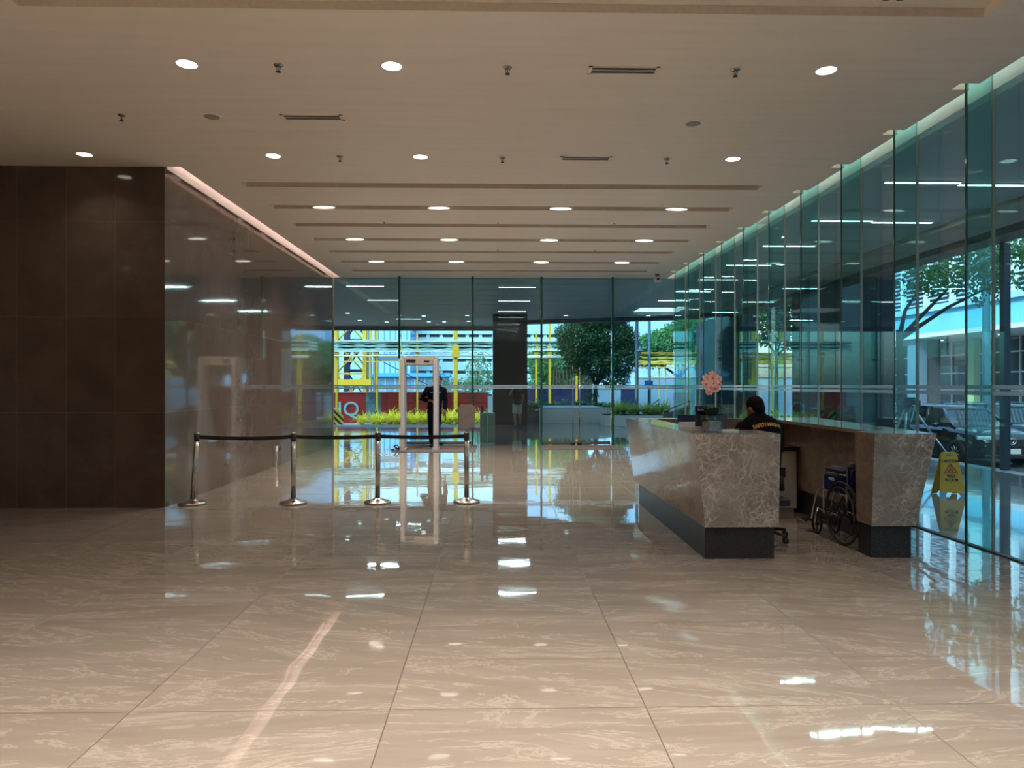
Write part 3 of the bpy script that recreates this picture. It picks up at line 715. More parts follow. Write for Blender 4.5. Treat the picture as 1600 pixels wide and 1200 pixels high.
t = thing('desk_phone', 'black rounded desk telephone in front of the seated marshal', 'phone', (Xp, 6.75, .75))
MB().prism([(-.09, 0), (.09, 0), (.09, .28), (-.09, .31)], .14, 'Y', -.07).build('body', 'black_plastic', t, bevel=.02)
MB().tube([(-.08, -.06, .315), (-.05, -.06, .345), (.05, -.06, .345), (.08, -.06, .315)], [.018, .015, .015, .018], 10).build('handset', 'black_plastic', t)

# ============================================================ PEOPLE
def hand(mb, wrist, dirv, palmn, size=1.0, curl=.5):
    """palm and five fingers as closed tubes; dirv points to the fingers, palmn out of the palm"""
    d = Vector(dirv).normalized(); n = Vector(palmn); n = (n - d * n.dot(d)).normalized(); s = d.cross(n); w_ = Vector(wrist)
    mb.tube([w_ - d * .02 * size, w_ + d * .03 * size, w_ + d * .06 * size, w_ + d * .09 * size], [.024 * size, .030 * size, .036 * size, .034 * size], 10)
    for k, (o_, L) in enumerate(((-.030, .070), (-.010, .080), (.010, .075), (.029, .058))):
        p = w_ + d * .085 * size + s * o_ * size; ang = 0; pts = [p - d * .02 * size, p]
        for j in range(3):
            ang += curl * (.55 + .1 * j); q_ = d * cos(ang) + n * sin(ang); p = p + q_ * (L * (.42, .32, .26)[j]) * size; pts.append(p)
        mb.tube(pts, [.009 * size, .0095 * size, .009 * size, .0085 * size, .007 * size], 8)
    p = w_ + d * .03 * size - s * .028 * size; q1 = (d * .7 - s * .6 + n * .35).normalized()
    mb.tube([w_ + d * .02 * size, p, p + q1 * .038 * size, p + (q1 + d * .4).normalized() * .068 * size], [.013 * size, .0125 * size, .011 * size, .008 * size], 8)
def rings_body(mb, secs, n=20):
    """secs: (centre, rx, ry, yaw)"""
    rr = []
    for c_, rx, ry, yw in secs:
        c_ = Vector(c_); rr.append([c_ + Matrix.Rotation(yw, 4, 'Z') @ Vector((rx * cos(2 * pi * i / n), ry * sin(2 * pi * i / n), 0)) for i in range(n)])
    mb.loft(rr)
def remesh(o, vox=.012, smooth=4):
    r_ = o.modifiers.new('r', 'REMESH'); r_.mode = 'VOXEL'; r_.voxel_size = vox; r_.adaptivity = 0
    s_ = o.modifiers.new('s', 'SMOOTH'); s_.iterations = smooth; s_.factor = .5
    return bake(o)
def head(mb, c, m, s=1.0):
    c = Vector(c)
    T = m
    mb.ell(c + T @ Vector((0, .005, .025)) * s, (.074 * s, .092 * s, .095 * s), T)
    mb.ell(c + T @ Vector((0, .022, -.045)) * s, (.058 * s, .066 * s, .070 * s), T)
    mb.ell(c + T @ Vector((0, .052, -.092)) * s, (.030 * s, .028 * s, .024 * s), T, n=10, k=6)
    mb.tube([c + T @ Vector((0, .088, .012)) * s, c + T @ Vector((0, .104, -.012)) * s, c + T @ Vector((0, .106, -.028)) * s, c + T @ Vector((0, .085, -.036)) * s], [.008 * s, .011 * s, .014 * s, .008 * s], 8)
    mb.tube([c + T @ Vector((-.024, .088, -.062)) * s, c + T @ Vector((0, .094, -.060)) * s, c + T @ Vector((.024, .088, -.062)) * s], [.005 * s, .009 * s, .005 * s], 8)
    for sx in (-1, 1):
        mb.ell(c + T @ Vector((sx * .078, -.005, -.012)) * s, (.011 * s, .020 * s, .032 * s), T, n=10, k=6)
        mb.ell(c + T @ Vector((sx * .03, .082, .018)) * s, (.018 * s, .010 * s, .006 * s), T, n=8, k=5)
def face_bits(parent, c, m, s=1.0):
    for sx in (-1, 1):
        b_ = MB(); b_.ell(Vector(c) + m @ Vector((sx * .03, .087, .002)) * s, (.012 * s, .006 * s, .006 * s), m, n=10, k=6); e_ = b_.build('eye', 'paper_white', parent)
        b_ = MB(); b_.ell(Vector(c) + m @ Vector((sx * .03, .0925, .002)) * s, (.005 * s, .002 * s, .005 * s), m, n=8, k=5); b_.build('iris', 'ink_black', e_)

def marshal():
    Y = 6.98; X = at(1190, Y=Y)
    t = thing('person', 'person seated behind the desk, back turned, black shirt lettered in gold, short black hair', 'person', (X, Y, 0), .26)
    sh = 1.06; hipz = .50
    Th = Matrix.Rotation(.25, 4, 'Z') @ Matrix.Rotation(-.32, 4, 'X')      # faces away, head bowed to the left
    hc = Vector((-.015, .085, 1.285))
    def torso(mb, g=0.0):
        rings_body(mb, [((0, .0, hipz - .05), .17 + g, .125 + g, 0), ((0, .0, hipz + .06), .175 + g, .13 + g, 0), ((0, -.02, hipz + .22), .17 + g, .13 + g, 0), ((0, -.02, .90), .185 + g, .135 + g, 0),
                        ((0, .0, 1.02), .205 + g, .130 + g, 0), ((0, .01, 1.12), .21 + g, .115 + g, 0), ((0, .03, 1.18), .165 + g, .095 + g, 0), ((0, .045, 1.215), .095 + g, .072 + g, 0), ((0, .06, 1.235), .060 + g, .060 + g, 0)])
    def arm(mb, s_, g=0.0, upto=3):
        S = Vector((s_ * .185, .02, 1.10)); E = Vector((s_ * .29, .14, .86)); W = Vector((s_ * .16, .38, .82))
        mb.tube([S - Vector((s_ * .06, 0, 0)), S, S.lerp(E, .5), E] + ([E.lerp(W, .35)] if upto < 3 else [E.lerp(W, .5), W]),
                [.062 + g, .068 + g, .055 + g, .047 + g] + ([.046 + g] if upto < 3 else [.040 + g, .028 + g]), 14)
        return W, (W - E).normalized()
    def legs(mb, g=0.0):
        for s_ in (-1, 1):
            H = Vector((s_ * .09, .02, hipz)); K = Vector((s_ * .17, .43, .50)); A = Vector((s_ * .16, .40, .09))
            mb.tube([H, H.lerp(K, .5), K, K.lerp(A, .4), A], [.088 + g, .078 + g, .060 + g, .056 + g, .040 + g], 14)
    b_ = MB(); torso(b_); head(b_, hc, Th)
    b_.tube([(0, .03, 1.14), (0, .055, 1.21), hc + Vector((0, -.015, -.03))], [.062, .058, .056], 14)
    for s_ in (-1, 1):
        W, d = arm(b_, s_); hand(b_, W, d, (0, 0, -1))
    legs(b_)
    for s_ in (-1, 1): b_.ell((s_ * .16, .46, .05), (.045, .11, .04))
    body = remesh(b_.build('body', 'skin', t), .009, 3)
    face_bits(body, hc, Th)
    h_ = MB(); h_.ell(hc + Th @ Vector((0, -.012, .038)), (.083, .095, .092), Th); h_.ell(hc + Th @ Vector((0, -.050, -.012)), (.070, .052, .068), Th)
    remesh(h_.build('hair', 'hair_black', t), .008, 2)
    s_ = MB(); torso(s_, .012)
    for k in (-1, 1): arm(s_, k, .014, 2)
    s_.tube([(0, .04, 1.18), (0, .055, 1.245)], [.074, .066], 16)
    shirt = remesh(s_.build('shirt', 'shirt_black', t), .010, 5)
    p_ = MB(); legs(p_, .012); rings_body(p_, [((0, .0, hipz - .09), .16, .12, 0), ((0, 0, hipz + .1), .19, .148, 0)]); remesh(p_.build('trousers', 'trousers_black', t), .012, 3)
    for k in (-1, 1):
        q_ = MB(); q_.ell((k * .16, .45, .055), (.05, .135, .055)); q_.build('shoe', 'shoe_black', t)
    b_ = MB(); b_.tube([(.20, -.02, .62), (.215, -.02, .47)], .03, 8).box(.195, .24, -.05, .02, .60, .70); b_.build('holster', 'black_plastic', t)
    # arched lettering laid on the back
    txt = 'SAFETY MARSHAL'; n = len(txt); span = .315
    wds = {'I': .45, ' ': .5, 'M': 1.2, 'E': .9, 'F': .9, 'L': .85, 'A': 1.05}
    tot = sum(wds.get(c_, 1) for c_ in txt); acc = 0
    for c_ in txt:
        wd = wds.get(c_, 1) * span / tot; xm = -span / 2 + acc + wd / 2; acc += wd
        if c_ == ' ': continue
        ang = -xm / .42 * .8; z = 1.135 - .035 * (xm / .17) ** 2
        cu = bpy.data.curves.new('l', 'FONT'); cu.body = c_; cu.size = .047; cu.align_x = 'CENTER'; cu.align_y = 'CENTER'; cu.offset = .0012
        tmp = bpy.data.objects.new('tmp', cu); COL.objects.link(tmp)
        me = bpy.data.meshes.new_from_object(tmp.evaluated_get(bpy.context.evaluated_depsgraph_get())); bpy.data.objects.remove(tmp)
        me.materials.clear(); me.materials.append(M['gold_print'])
        bm = bmesh.new(); bm.from_mesh(me); bmesh.ops.subdivide_edges(bm, edges=bm.edges[:], cuts=1)
        T = Matrix.Translation((xm, 0, z)) @ Matrix.Rotation(-ang, 4, 'Y') @ Matrix.Rotation(pi / 2, 4, 'X')
        for v in bm.verts:
            p = T @ v.co; hit, loc, nrm, idx = shirt.ray_cast(Vector((p.x, -.6, p.z)), Vector((0, 1, 0)))
            v.co = Vector((p.x, (loc.y if hit else -.12) - .004, p.z))
        bm.to_mesh(me); bm.free()
        o = bpy.data.objects.new('letter', me); COL.objects.link(o); o.parent = shirt
    # chair
    c = thing('office_chair', 'dark office chair under the seated marshal', 'chair', (X + .0, Y + .02, 0))
    MB().prism([(-.22, -.20), (.22, -.20), (.24, .22), (-.24, .22)], .07, 'Z', .345).build('seat', 'black_plastic', c, bevel=.02)
    MB().tube([(0, 0, .10), (0, 0, .35)], .028, 12).build('column', 'black_plastic', c)
    for k in range(5):
        an = k * 2 * pi / 5 + .25; e = Vector((cos(an) * .28, sin(an) * .28, .07))
        MB().tube([(0, 0, .11), e], [.022, .015], 8).build('leg', 'black_plastic', c)
        MB().tube([(e.x - .02, e.y, .028), (e.x + .02, e.y, .028)], .028, 12).build('caster', 'black_plastic', c)
marshal()

def guard():
    Y = 17.45; X = at(679, Y=Y)
    t = thing('person', 'guard in dark navy uniform standing on the mat inside the metal detector', 'person', (X, Y, .012), 0)
    Th = Matrix.Rotation(pi - .35, 4, 'Z') @ Matrix.Rotation(.0, 4, 'X')
    hc = Vector((.10, .0, 1.60))
    def torso(mb, g=0.0):
        rings_body(mb, [((0, 0, .84), .155 + g, .11 + g, 0), ((0, 0, .96), .165 + g, .12 + g, 0), ((.01, 0, 1.10), .16 + g, .12 + g, 0), ((.02, 0, 1.24), .18 + g, .125 + g, 0), ((.03, 0, 1.36), .20 + g, .12 + g, 0),
                        ((.035, 0, 1.43), .19 + g, .10 + g, 0), ((.045, 0, 1.475), .12 + g, .08 + g, 0), ((.07, 0, 1.50), .06 + g, .06 + g, 0)])
    S1, E1, W1 = Vector((-.165, 0, 1.41)), Vector((-.31, -.05, 1.16)), Vector((-.10, -.22, 1.13))
    S2, E2, W2 = Vector((.225, 0, 1.40)), Vector((.27, .02, 1.12)), Vector((.26, -.08, .88))
    def arms(mb, g=0.0, full=True):
        for S, E, W in ((S1, E1, W1), (S2, E2, W2)):
            mb.tube([S.lerp(Vector((.03, 0, 1.40)), .4), S, S.lerp(E, .5), E, E.lerp(W, .5), W if full else E.lerp(W, .92)], [.055 + g, .062 + g, .053 + g, .047 + g, .041 + g, .028 + g], 14)
    def legs(mb, g=0.0):
        for H, K, A in ((Vector((-.085, 0, .88)), Vector((-.085, -.02, .48)), Vector((-.08, 0, .09))), (Vector((.085, 0, .88)), Vector((.075, -.01, .48)), Vector((.05, .05, .09)))):
            mb.tube([H, H.lerp(K, .5), K, K.lerp(A, .35), A], [.085 + g, .076 + g, .058 + g, .055 + g, .040 + g], 14)
    b_ = MB(); torso(b_); head(b_, hc, Th); b_.tube([(.05, 0, 1.44), hc + Vector((0, .015, -.05))], [.055, .052], 12); arms(b_); legs(b_)
    hand(b_, W1, (W1 - E1), (0, -.3, -1), curl=.9); hand(b_, W2, (W2 - E2), (-1, 0, 0), curl=.6)
    for x, y in ((-.08, -.06), (.05, -.01)): b_.ell((x, y, .04), (.042, .11, .035))
    body = remesh(b_.build('body', 'skin', t), .010, 3); face_bits(body, hc, Th)
    h_ = MB(); h_.ell(hc + Th @ Vector((0, -.014, .040)), (.081, .092, .090), Th); h_.ell(hc + Th @ Vector((0, -.045, -.0)), (.070, .05, .06), Th); remesh(h_.build('hair', 'hair_black', t), .009, 2)
    s_ = MB(); torso(s_, .012); arms(s_, .012, False); shirt = remesh(s_.build('jacket', 'uniform_navy', t), .011, 4)
    p_ = MB(); legs(p_, .014); rings_body(p_, [((0, 0, .82), .15, .115, 0), ((0, 0, .93), .178, .132, 0)]); remesh(p_.build('trousers', 'uniform_navy', t), .012, 3)
    for x, y in ((-.08, -.06), (.05, -.01)): q_ = MB(); q_.ell((x, y, .045), (.05, .135, .05)); q_.build('shoe', 'shoe_black', t)
    for x in (-.06, .13): MB().box(x - .03, x + .03, -.145, -.135, 1.32, 1.335).build('badge', 'badge_silver', shirt)
    rd = MB(); rd.obox((.27, -.12, .76), (.03, .03, .22), rx=.2)
    tag(rd.build('baton_radio', 'black_plastic', loc=(X, Y, 0)), 'dark handheld wand in the lowered hand of the guard', 'wand')
guard()

def pedestrian():
    Y = 25.6; X = at(808, Y=Y)
    t = thing('person', 'person in black top and pale knee shorts walking past the dark column', 'person', (X, Y, 0), 0)
    Th = Matrix.Rotation(-.6, 4, 'Z'); hc = Vector((0, .02, 1.50))
    def torso(mb, g=0.0):
        rings_body(mb, [((0, 0, .80), .15 + g, .11 + g, 0), ((0, 0, .92), .16 + g, .12 + g, 0), ((0, 0, 1.05), .145 + g, .11 + g, 0), ((0, 0, 1.18), .165 + g, .115 + g, 0), ((0, 0, 1.29), .18 + g, .11 + g, 0), ((0, 0, 1.36), .165 + g, .09 + g, 0), ((0, 0, 1.40), .09 + g, .07 + g, 0)])
    arms_ = [(Vector((-.16, 0, 1.33)), Vector((-.26, .02, 1.16)), Vector((-.20, -.12, 1.34))), (Vector((.16, 0, 1.33)), Vector((.22, -.04, 1.08)), Vector((.20, .12, .90)))]
    lg = [(Vector((-.08, 0, .84)), Vector((-.09, -.05, .46)), Vector((-.07, -.14, .08))), (Vector((.08, 0, .84)), Vector((.09, .08, .46)), Vector((.12, .26, .14)))]
    b_ = MB(); torso(b_); head(b_, hc, Th, .95); b_.tube([(0, 0, 1.36), hc + Vector((0, -.01, -.05))], [.052, .050], 12)
    for S, E, W in arms_: b_.tube([S * .8 + Vector((0, 0, .26)), S, S.lerp(E, .5), E, E.lerp(W, .5), W], [.05, .054, .046, .040, .035, .025], 12); hand(b_, W, W - E, (1, 0, 0), .9, .5)
    for H, K, A in lg: b_.tube([H, H.lerp(K, .5), K, K.lerp(A, .35), A], [.083, .073, .056, .056, .036], 14); b_.ell(A + Vector((0, .05, -.045)), (.04, .11, .035))
    body = remesh(b_.build('body', 'skin', t), .010, 3); face_bits(body, hc, Th, .95)
    h_ = MB(); h_.ell(hc + Th @ Vector((0, -.014, .040)), (.080, .092, .090), Th); h_.ell(hc + Th @ Vector((0, -.05, -.03)), (.07, .05, .08), Th); remesh(h_.build('hair', 'hair_black', t), .009, 2)
    s_ = MB(); torso(s_, .014)
    for S, E, W in arms_: s_.tube([S * .8 + Vector((0, 0, .26)), S, S.lerp(E, .6)], [.062, .066, .060], 12)
    remesh(s_.build('top', 'shirt_black', t), .011, 4)
    p_ = MB(); rings_body(p_, [((0, 0, .78), .16, .12, 0), ((0, 0, .95), .175, .133, 0)])
    for H, K, A in lg: p_.tube([H, H.lerp(K, .5), K + Vector((0, 0, .03))], [.10, .095, .088], 14)
    remesh(p_.build('shorts', 'shorts_khaki', t), .011, 3)
    for H, K, A in lg: q_ = MB(); q_.ell(A + Vector((0, .05, -.035)), (.045, .13, .045)); q_.build('shoe', 'shoe_black', t)
pedestrian()

# ============================================================ WHEELCHAIR (folded, facing away along the counter)
def wheelchair():
    X, Y = 3.40, 6.86
    t = thing('wheelchair', 'folded dark wheelchair with blue seat sling parked inside the desk', 'wheelchair', (X, Y, 0), .06)
    ax = Vector((0, -.16, .30)); HWD = .095
    for s_ in (-1, 1):
        x = s_ * (HWD + .025)
        n = 40; rr = .288
        w_ = MB().tube([(x, ax.y + rr * cos(2 * pi * k / n), .30 + rr * sin(2 * pi * k / n)) for k in range(n)], .014, 8, closed=True).build('rear_wheel', 'tyre', t)
        xo = x + s_ * .025
        MB().tube([(xo, ax.y + .245 * cos(2 * pi * k / n), .30 + .245 * sin(2 * pi * k / n)) for k in range(n)], .007, 6, closed=True).build('hand_rim', 'black_plastic', w_)
        m_ = MB().tube([(x - .03, ax.y, .30), (x + .03, ax.y, .30)], .028, 12)
        for k in range(14):
            a = 2 * pi * k / 14; m_.tube([(x, ax.y + .02 * cos(a), .30 + .02 * sin(a)), (x, ax.y + .278 * cos(a), .30 + .278 * sin(a))], .0035, 5)
        m_.build('spokes', 'black_plastic', w_)
        # caster
        xc = s_ * HWD; yc = .36
        MB().tube([(xc, yc + .088 * cos(2 * pi * k / 24), .10 + .088 * sin(2 * pi * k / 24)) for k in range(24)], .012, 8, closed=True).tube([(xc - .018, yc, .10), (xc + .018, yc, .10)], .02, 10).tube([(xc, yc - .08, .10), (xc, yc + .08, .10)], .006, 6).tube([(xc, yc, .02), (xc, yc, .18)], .006, 6).build('caster_wheel', 'tyre', t)
        MB().tube([(xc + s_ * .02, yc, .10), (xc + s_ * .02, yc - .02, .21), (xc, yc - .03, .27)], .010, 8).build('caster_fork', 'chrome', t)
        # side frame
        xf = s_ * HWD
        MB().tube([(xf, -.20, .30), (xf, -.20, .76), (xf, -.27, .78)], .011, 8).tube([(xf, -.20, .66), (xf, .16, .66), (xf, .22, .62), (xf, .22, .24)], .011, 8).tube([(xf, -.20, .26), (xf, .34, .26)], .011, 8).tube([(xf, -.20, .47), (xf, .30, .47), (xf, .36, .42), (xf, .47, .14)], .011, 8).build('side_frame', 'chrome', t)
        MB().box(xf - .022, xf + .022, -.16, .15, .675, .705).build('armrest', 'black_plastic', t, bevel=.008)
        MB().box(xf - .004, xf + .004, -.15, .20, .46, .63).build('skirt_guard', 'wheelchair_blue' if s_ < 0 else 'black_plastic', t)
        MB().tube([(xf, -.27, .78), (xf, -.36, .78)], .017, 10).build('push_grip', 'black_plastic', t)
        MB().obox((xf - s_ * .03 + (-.03 if s_ < 0 else .0), .54, .12), (.14, .16, .012), ry=s_ * .25, rx=.1).build('footrest', 'chrome', t, bevel=.003)
    sl = MB(); sl.loft([[(-HWD, y, .48), (-.03, y, .70), (0, y, .72), (.03, y, .70), (HWD, y, .48), (0, y, .62)] for y in (-.18, .22)]); sl.build('seat_sling', 'wheelchair_blue', t)
    bs = MB(); bs.loft([[(-HWD, -.20, z), (-.03, -.13, z), (.03, -.13, z), (HWD, -.20, z), (.03, -.15, z), (-.03, -.15, z)] for z in (.50, .74)]); bs.build('back_sling', 'black_plastic', t)
    MB().tube([(-HWD, .02, .27), (HWD, .02, .60)], .010, 8).tube([(HWD, .05, .27), (-HWD, .05, .60)], .010, 8).build('cross_brace', 'black_plastic', t)
    MB().box(-HWD - .006, -HWD - .004, .02, .12, .585, .612).build('paper_tag', 'paper_white', t)
wheelchair()

# ============================================================ OUTSIDE: paving, street, canopy
ST = -.75
struct(MB().box(4.53, 8.85, -9, 28.0, -.3, -.004), 'plaza_floor', 'paving', 'glossy grey paved walk outside the right glass', 'pavement')
struct(MB().box(-40, 4.5, 18.03, 25.6, -.3, -.004).box(-.3, 4.53, 25.6, 34, -.3, -.004).box(4.53, 8.85, 28, 34, -.3, -.004), 'plaza_floor', 'paving', 'glossy grey paved plaza beyond the front glass', 'pavement')
struct(MB().box(-60, 60, -30, 300, ST - .3, ST), 'street', 'asphalt', 'dark asphalt street around the building', 'street')
struct(MB().box(-40, -.3, 25.6, 26.3, -.35, -.08).box(-40, -.3, 26.3, 36.2, ST, -.42), 'kerb', 'kerb_stone', 'blue-grey stone step at the edge of the plaza', 'kerb')
struct(MB().box(8.85, 9.15, -9, 34, ST, -.004), 'kerb', 'kerb_stone', 'stone edge of the walk beside the street', 'kerb')
# canopy soffit with dropped edge beams
SZ = 4.21
cornr = [(9.1, -9), (9.1, 24)] + [(9.1 - 4 * (1 - cos(a)), 24 + 4.6 * sin(a)) for a in [radians(15 * k) for k in range(1, 7)]]
outl = [(GX + .13, -9)] + cornr + [(1.0, 30.2), (1.0, 33.0), (-40, 33.0), (-40, 18.05), (GX + .13, 18.05)]
m_ = MB(); m_.prism(outl, .5, 'Z', SZ)
struct(m_, 'canopy_soffit', 'grey_soffit', 'grey canopy soffit outside the glass', 'soffit')
m_ = MB(); pth = cornr + [(1.0, 30.2)]
for a, b_ in zip(pth[:-1], pth[1:]):
    A, B_ = Vector((*a, 0)), Vector((*b_, 0)); d = (B_ - A).normalized(); nn = Vector((-d.y, d.x, 0))
    e = d * .03
    m_.loft([[A - e + Vector((0, 0, 4.07)), A - e + nn * .5 + Vector((0, 0, 4.07)), A - e + nn * .5 + Vector((0, 0, 4.9)), A - e + Vector((0, 0, 4.9))],
             [B_ + e + Vector((0, 0, 4.07)), B_ + e + nn * .5 + Vector((0, 0, 4.07)), B_ + e + nn * .5 + Vector((0, 0, 4.9)), B_ + e + Vector((0, 0, 4.9))]], smooth=False)
m_.box(-40, 1.0, 32.7, 33.1, 4.03, 4.9).box(.6, 1.0, 30.2, 33.1, 4.05, 4.9)
struct(m_, 'canopy_edge_beam', 'dark_beam', 'dark edge beam of the canopy', 'beam')
struct(MB().box(7.5, 8.35, -9, 23.5, 4.12, 4.22), 'canopy_reflection_strip', 'tan_reflection', 'taupe strip painting a reflection along the street side of the canopy', 'soffit')  # pale reflection on the soffit, built as a tan coloured strip
# unseen building mass above, added and sized to shade pavement and street
struct(MB().box(-45, 9.0, -40, 24, 4.75, 10.5), 'upper_shade_mass', 'back_wall', 'unseen upper mass of the building, added to shade the street', 'wall')
# columns
struct(MB().box(at(770, Y=27), at(824, Y=27), 27, 28.3, 0, SZ), 'pillar', 'column', 'polished black column standing between plaza and planter', 'column')
struct(MB().box(8.6, 9.4, 16.6, 20.5, ST, 4.16), 'pillar', 'column', 'wide dark pier right of the seated marshal, mirroring the street', 'column')
struct(MB().box(8.6, 9.4, 25.5, 30.4, ST, 4.16), 'pillar', 'column', 'wide dark pier behind the pink orchid', 'column')
struct(MB().box(at(1566, Y=12.5), at(1576, Y=12.5), 12.45, 12.57, 0, 4.3), 'pillar', 'lamp_post_navy', 'slim navy post at the pavement edge by the parked car', 'post')
# outside ceiling lamps
def strip(x, y, label, proto=[None]):
    if proto[0] is None:
        t = thing('strip_light', label, 'light', (x, y, SZ), group='linear lamps under the canopy')
        MB().box(-.51, .51, -.035, .035, -.012, 0).build('housing', 'white_paint', t)
        MB().box(-.50, .50, -.022, .022, -.018, -.0125).build('diffuser', 'lamp_white', t)
        d = bpy.data.lights.new('strip', 'AREA'); d.shape = 'RECTANGLE'; d.size = 1.0; d.size_y = .05; d.energy = OUT_W; d.color = (1, .96, .9)
        o = bpy.data.objects.new('lamp', d); COL.objects.link(o); o.parent = t; o.location = (0, 0, -.03)
        proto[0] = t; return t
    return dup(proto[0], (x, y, SZ), label=label)
ords = ['nearest', 'second', 'third', 'fourth', 'fifth', 'sixth', 'seventh', 'eighth']
for i, Y in enumerate((19.4, 22.6, 29.0)): strip(-3.55, Y, '%s linear lamp under the canopy, above the detector side' % ords[i])
for i, Y in enumerate((19.5, 22.7, 25.9)): strip(.58, Y, '%s linear lamp under the canopy, before the dark column' % ords[i])
for i, Y in enumerate((9.3, 11.5, 13.6, 15.8, 18.0, 20.3, 22.5)): strip(5.65, Y, '%s linear lamp outside the right glass, inner row' % ords[i])
for i, Y in enumerate((6.4, 9.4, 11.6, 19.2, 22.2)): strip(8.0 if i > 2 else 6.7, Y, '%s linear lamp outside the right glass, outer row' % ords[i])
sd = None
for k, (px, py) in enumerate(((543, 490), (562, 501), (604, 508), (662, 494), (670, 503), (694, 503), (730, 493), (732, 502), (884, 494), (1013, 494))):
    Y = 2.69 * F / (HY - py); Y = min(Y, 30.5 if px < 760 else 27.5); x = at(px, Y=Y)
    lb = 'small round canopy downlight %s' % ['far left above the crane', 'left above the yellow frame', 'above the third yellow post', 'left above the detector', 'right above the detector', 'above the guard', 'left of the dark column, front', 'left of the dark column, rear', 'above the leafy tree', 'by the street lamps'][k]
    if sd is None:
        sd = thing('canopy_downlight', lb, 'light', (x, Y, SZ), group='round canopy downlights')
        MB().lathe([(.0, -.010), (.07, -.010), (.085, -.005), (.085, 0), (.0, 0)], n=20).build('lens', 'lamp_out', sd)
    else: dup(sd, (x, Y, SZ), label=lb)
X0 = at(1030, Y=25.2)
t = thing('light_coffer', 'square glowing recess in the canopy near the corner of the glass', 'light', (X0, 25.2, SZ))
MB().box(-.95, .95, -.8, .8, -.02, 0).build('frame', 'white_paint', t)
MB().box(-.8, .8, -.65, .65, -.03, -.021).build('diffuser', 'coffer_glow', t)

# ---- plaza objects
def bin_unit():
    Y = 18.45; X = at(761.5, Y=Y)
    t = thing('litter_bin', 'grey-olive two-door cabinet bin standing outside the front glass', 'bin', (X, Y, 0))
    MB().box(-.19, .19, 0, .3, 0, .78).build('body', 'cream_panel', t)
    for s_ in (-1, 1): MB().box(.008 if s_ > 0 else -.185, .185 if s_ > 0 else -.008, -.015, 0, .03, .76).build('door', 'pier_olive', t)
    MB().box(-.2, .2, -.02, .32, .78, .80).build('top', 'steel', t)
    MB().box(-.17, -.10, .05, .2, .80, .98).build('dispenser', 'black_plastic', t); MB().box(-.04, .03, .05, .14, .80, .93).build('dispenser', 'paper_white', t)
plain('pier_olive', (.13, .13, .10), .35)
bin_unit()
# planters
t = thing('planter', 'large white block planter in front of the leafy tree', 'planter', (at(897, Y=28), 28, 0))
pw = (at(949, Y=28) - at(846, Y=28)) / 2
m_ = MB(); m_.box(-pw - .02, pw, 0, 3.8, 0, .58); m_.build('body', 'planter_white', t)
MB().box(-pw - .02, pw, -.0, 3.8, .58, .60).build('coping', 'building_white', t)
t = thing('planter', 'grey trough planter left of the white block planter', 'planter', (at(832, Y=29), 29, 0))
MB().box(-.35, .5, 0, .9, 0, .45).build('body', 'planter_grey', t); MB().box(-.3, .45, .05, .85, .45, .46).build('soil', 'soil', t)
t = thing('planter', 'low pale trough planter under the spiky plants by the counter', 'planter', (at(945, Y=26), 26, 0))
MB().box(0, 2.9, 0, 1.4, 0, .40).build('body', 'planter_white', t); MB().box(.05, 2.85, .05, 1.35, .40, .41).build('soil', 'soil', t)

def blade_plant(mb, rnd, n, L, w_, droop=1.0):
    for k in range(n):
        an = rnd.uniform(0, 2 * pi); l = L * rnd.uniform(.6, 1.1); tl = rnd.uniform(.35, 1.1) * droop; side_ = Vector((-sin(an), cos(an), 0))
        prev = None; p0 = Vector((rnd.uniform(-.08, .08), rnd.uniform(-.08, .08), 0)); N_ = 6; p = p0.copy(); a = rnd.uniform(.08, .85)
        for j in range(N_ + 1):
            u = j / N_; wd = w_ * (1 - u) ** .6 * (.6 + .4 * min(1, u * 4))
            pr = (p - side_ * wd, p + side_ * wd)
            if prev:
                f = mb.b.faces.new([mb.b.verts.new(v) for v in (prev[0], prev[1], pr[1], pr[0])]); f.smooth = True
            prev = pr; d = Vector((cos(an) * sin(a), sin(an) * sin(a), cos(a))); p = p + d * (l / N_); a += tl * 2.1 / N_
rnd = random.Random(5)
protos = []
for v in range(3):
    mb = MB(); blade_plant(mb, rnd, 130, .92, .024); protos.append(mb)
def spiky(protos_m, mat, name, spots, label, group, sc=1.0):
    meshes = []
    for mb in protos_m:
        me = bpy.data.meshes.new(name); mb.b.to_mesh(me); me.materials.append(M[mat]); meshes.append(me)
    for i, (x, y, z, s_) in enumerate(spots):
        o = bpy.data.objects.new(name, meshes[i % len(meshes)]); COL.objects.link(o); o.location = (x, y, z); o.rotation_euler = (0, 0, rnd.uniform(0, 6)); o.scale = (s_ * sc,) * 3
        tag(o, label, 'plant', group)
sp1 = [(at(566 + 13.5 * i, Y=35), 35.0 + .6 * (i % 2), -.42, rnd.uniform(.9, 1.25)) for i in range(16)]
spiky(protos, 'leaf_yellow', 'spiky_plant', sp1, 'sunlit yellow-green strappy plant in the bed beyond the plaza step', 'yellow-green strappy plants in the bed')
sp2 = [(at(962 + 11 * i, Y=26.7 + .4 * (i % 2)), 26.4 + .6 * (i % 2), .41, rnd.uniform(.62, .85)) for i in range(8)]
spiky(protos, 'leaf_lime', 'spiky_plant', sp2, 'lime green strappy plant in the pale trough behind the counter', 'lime strappy plants in the trough')
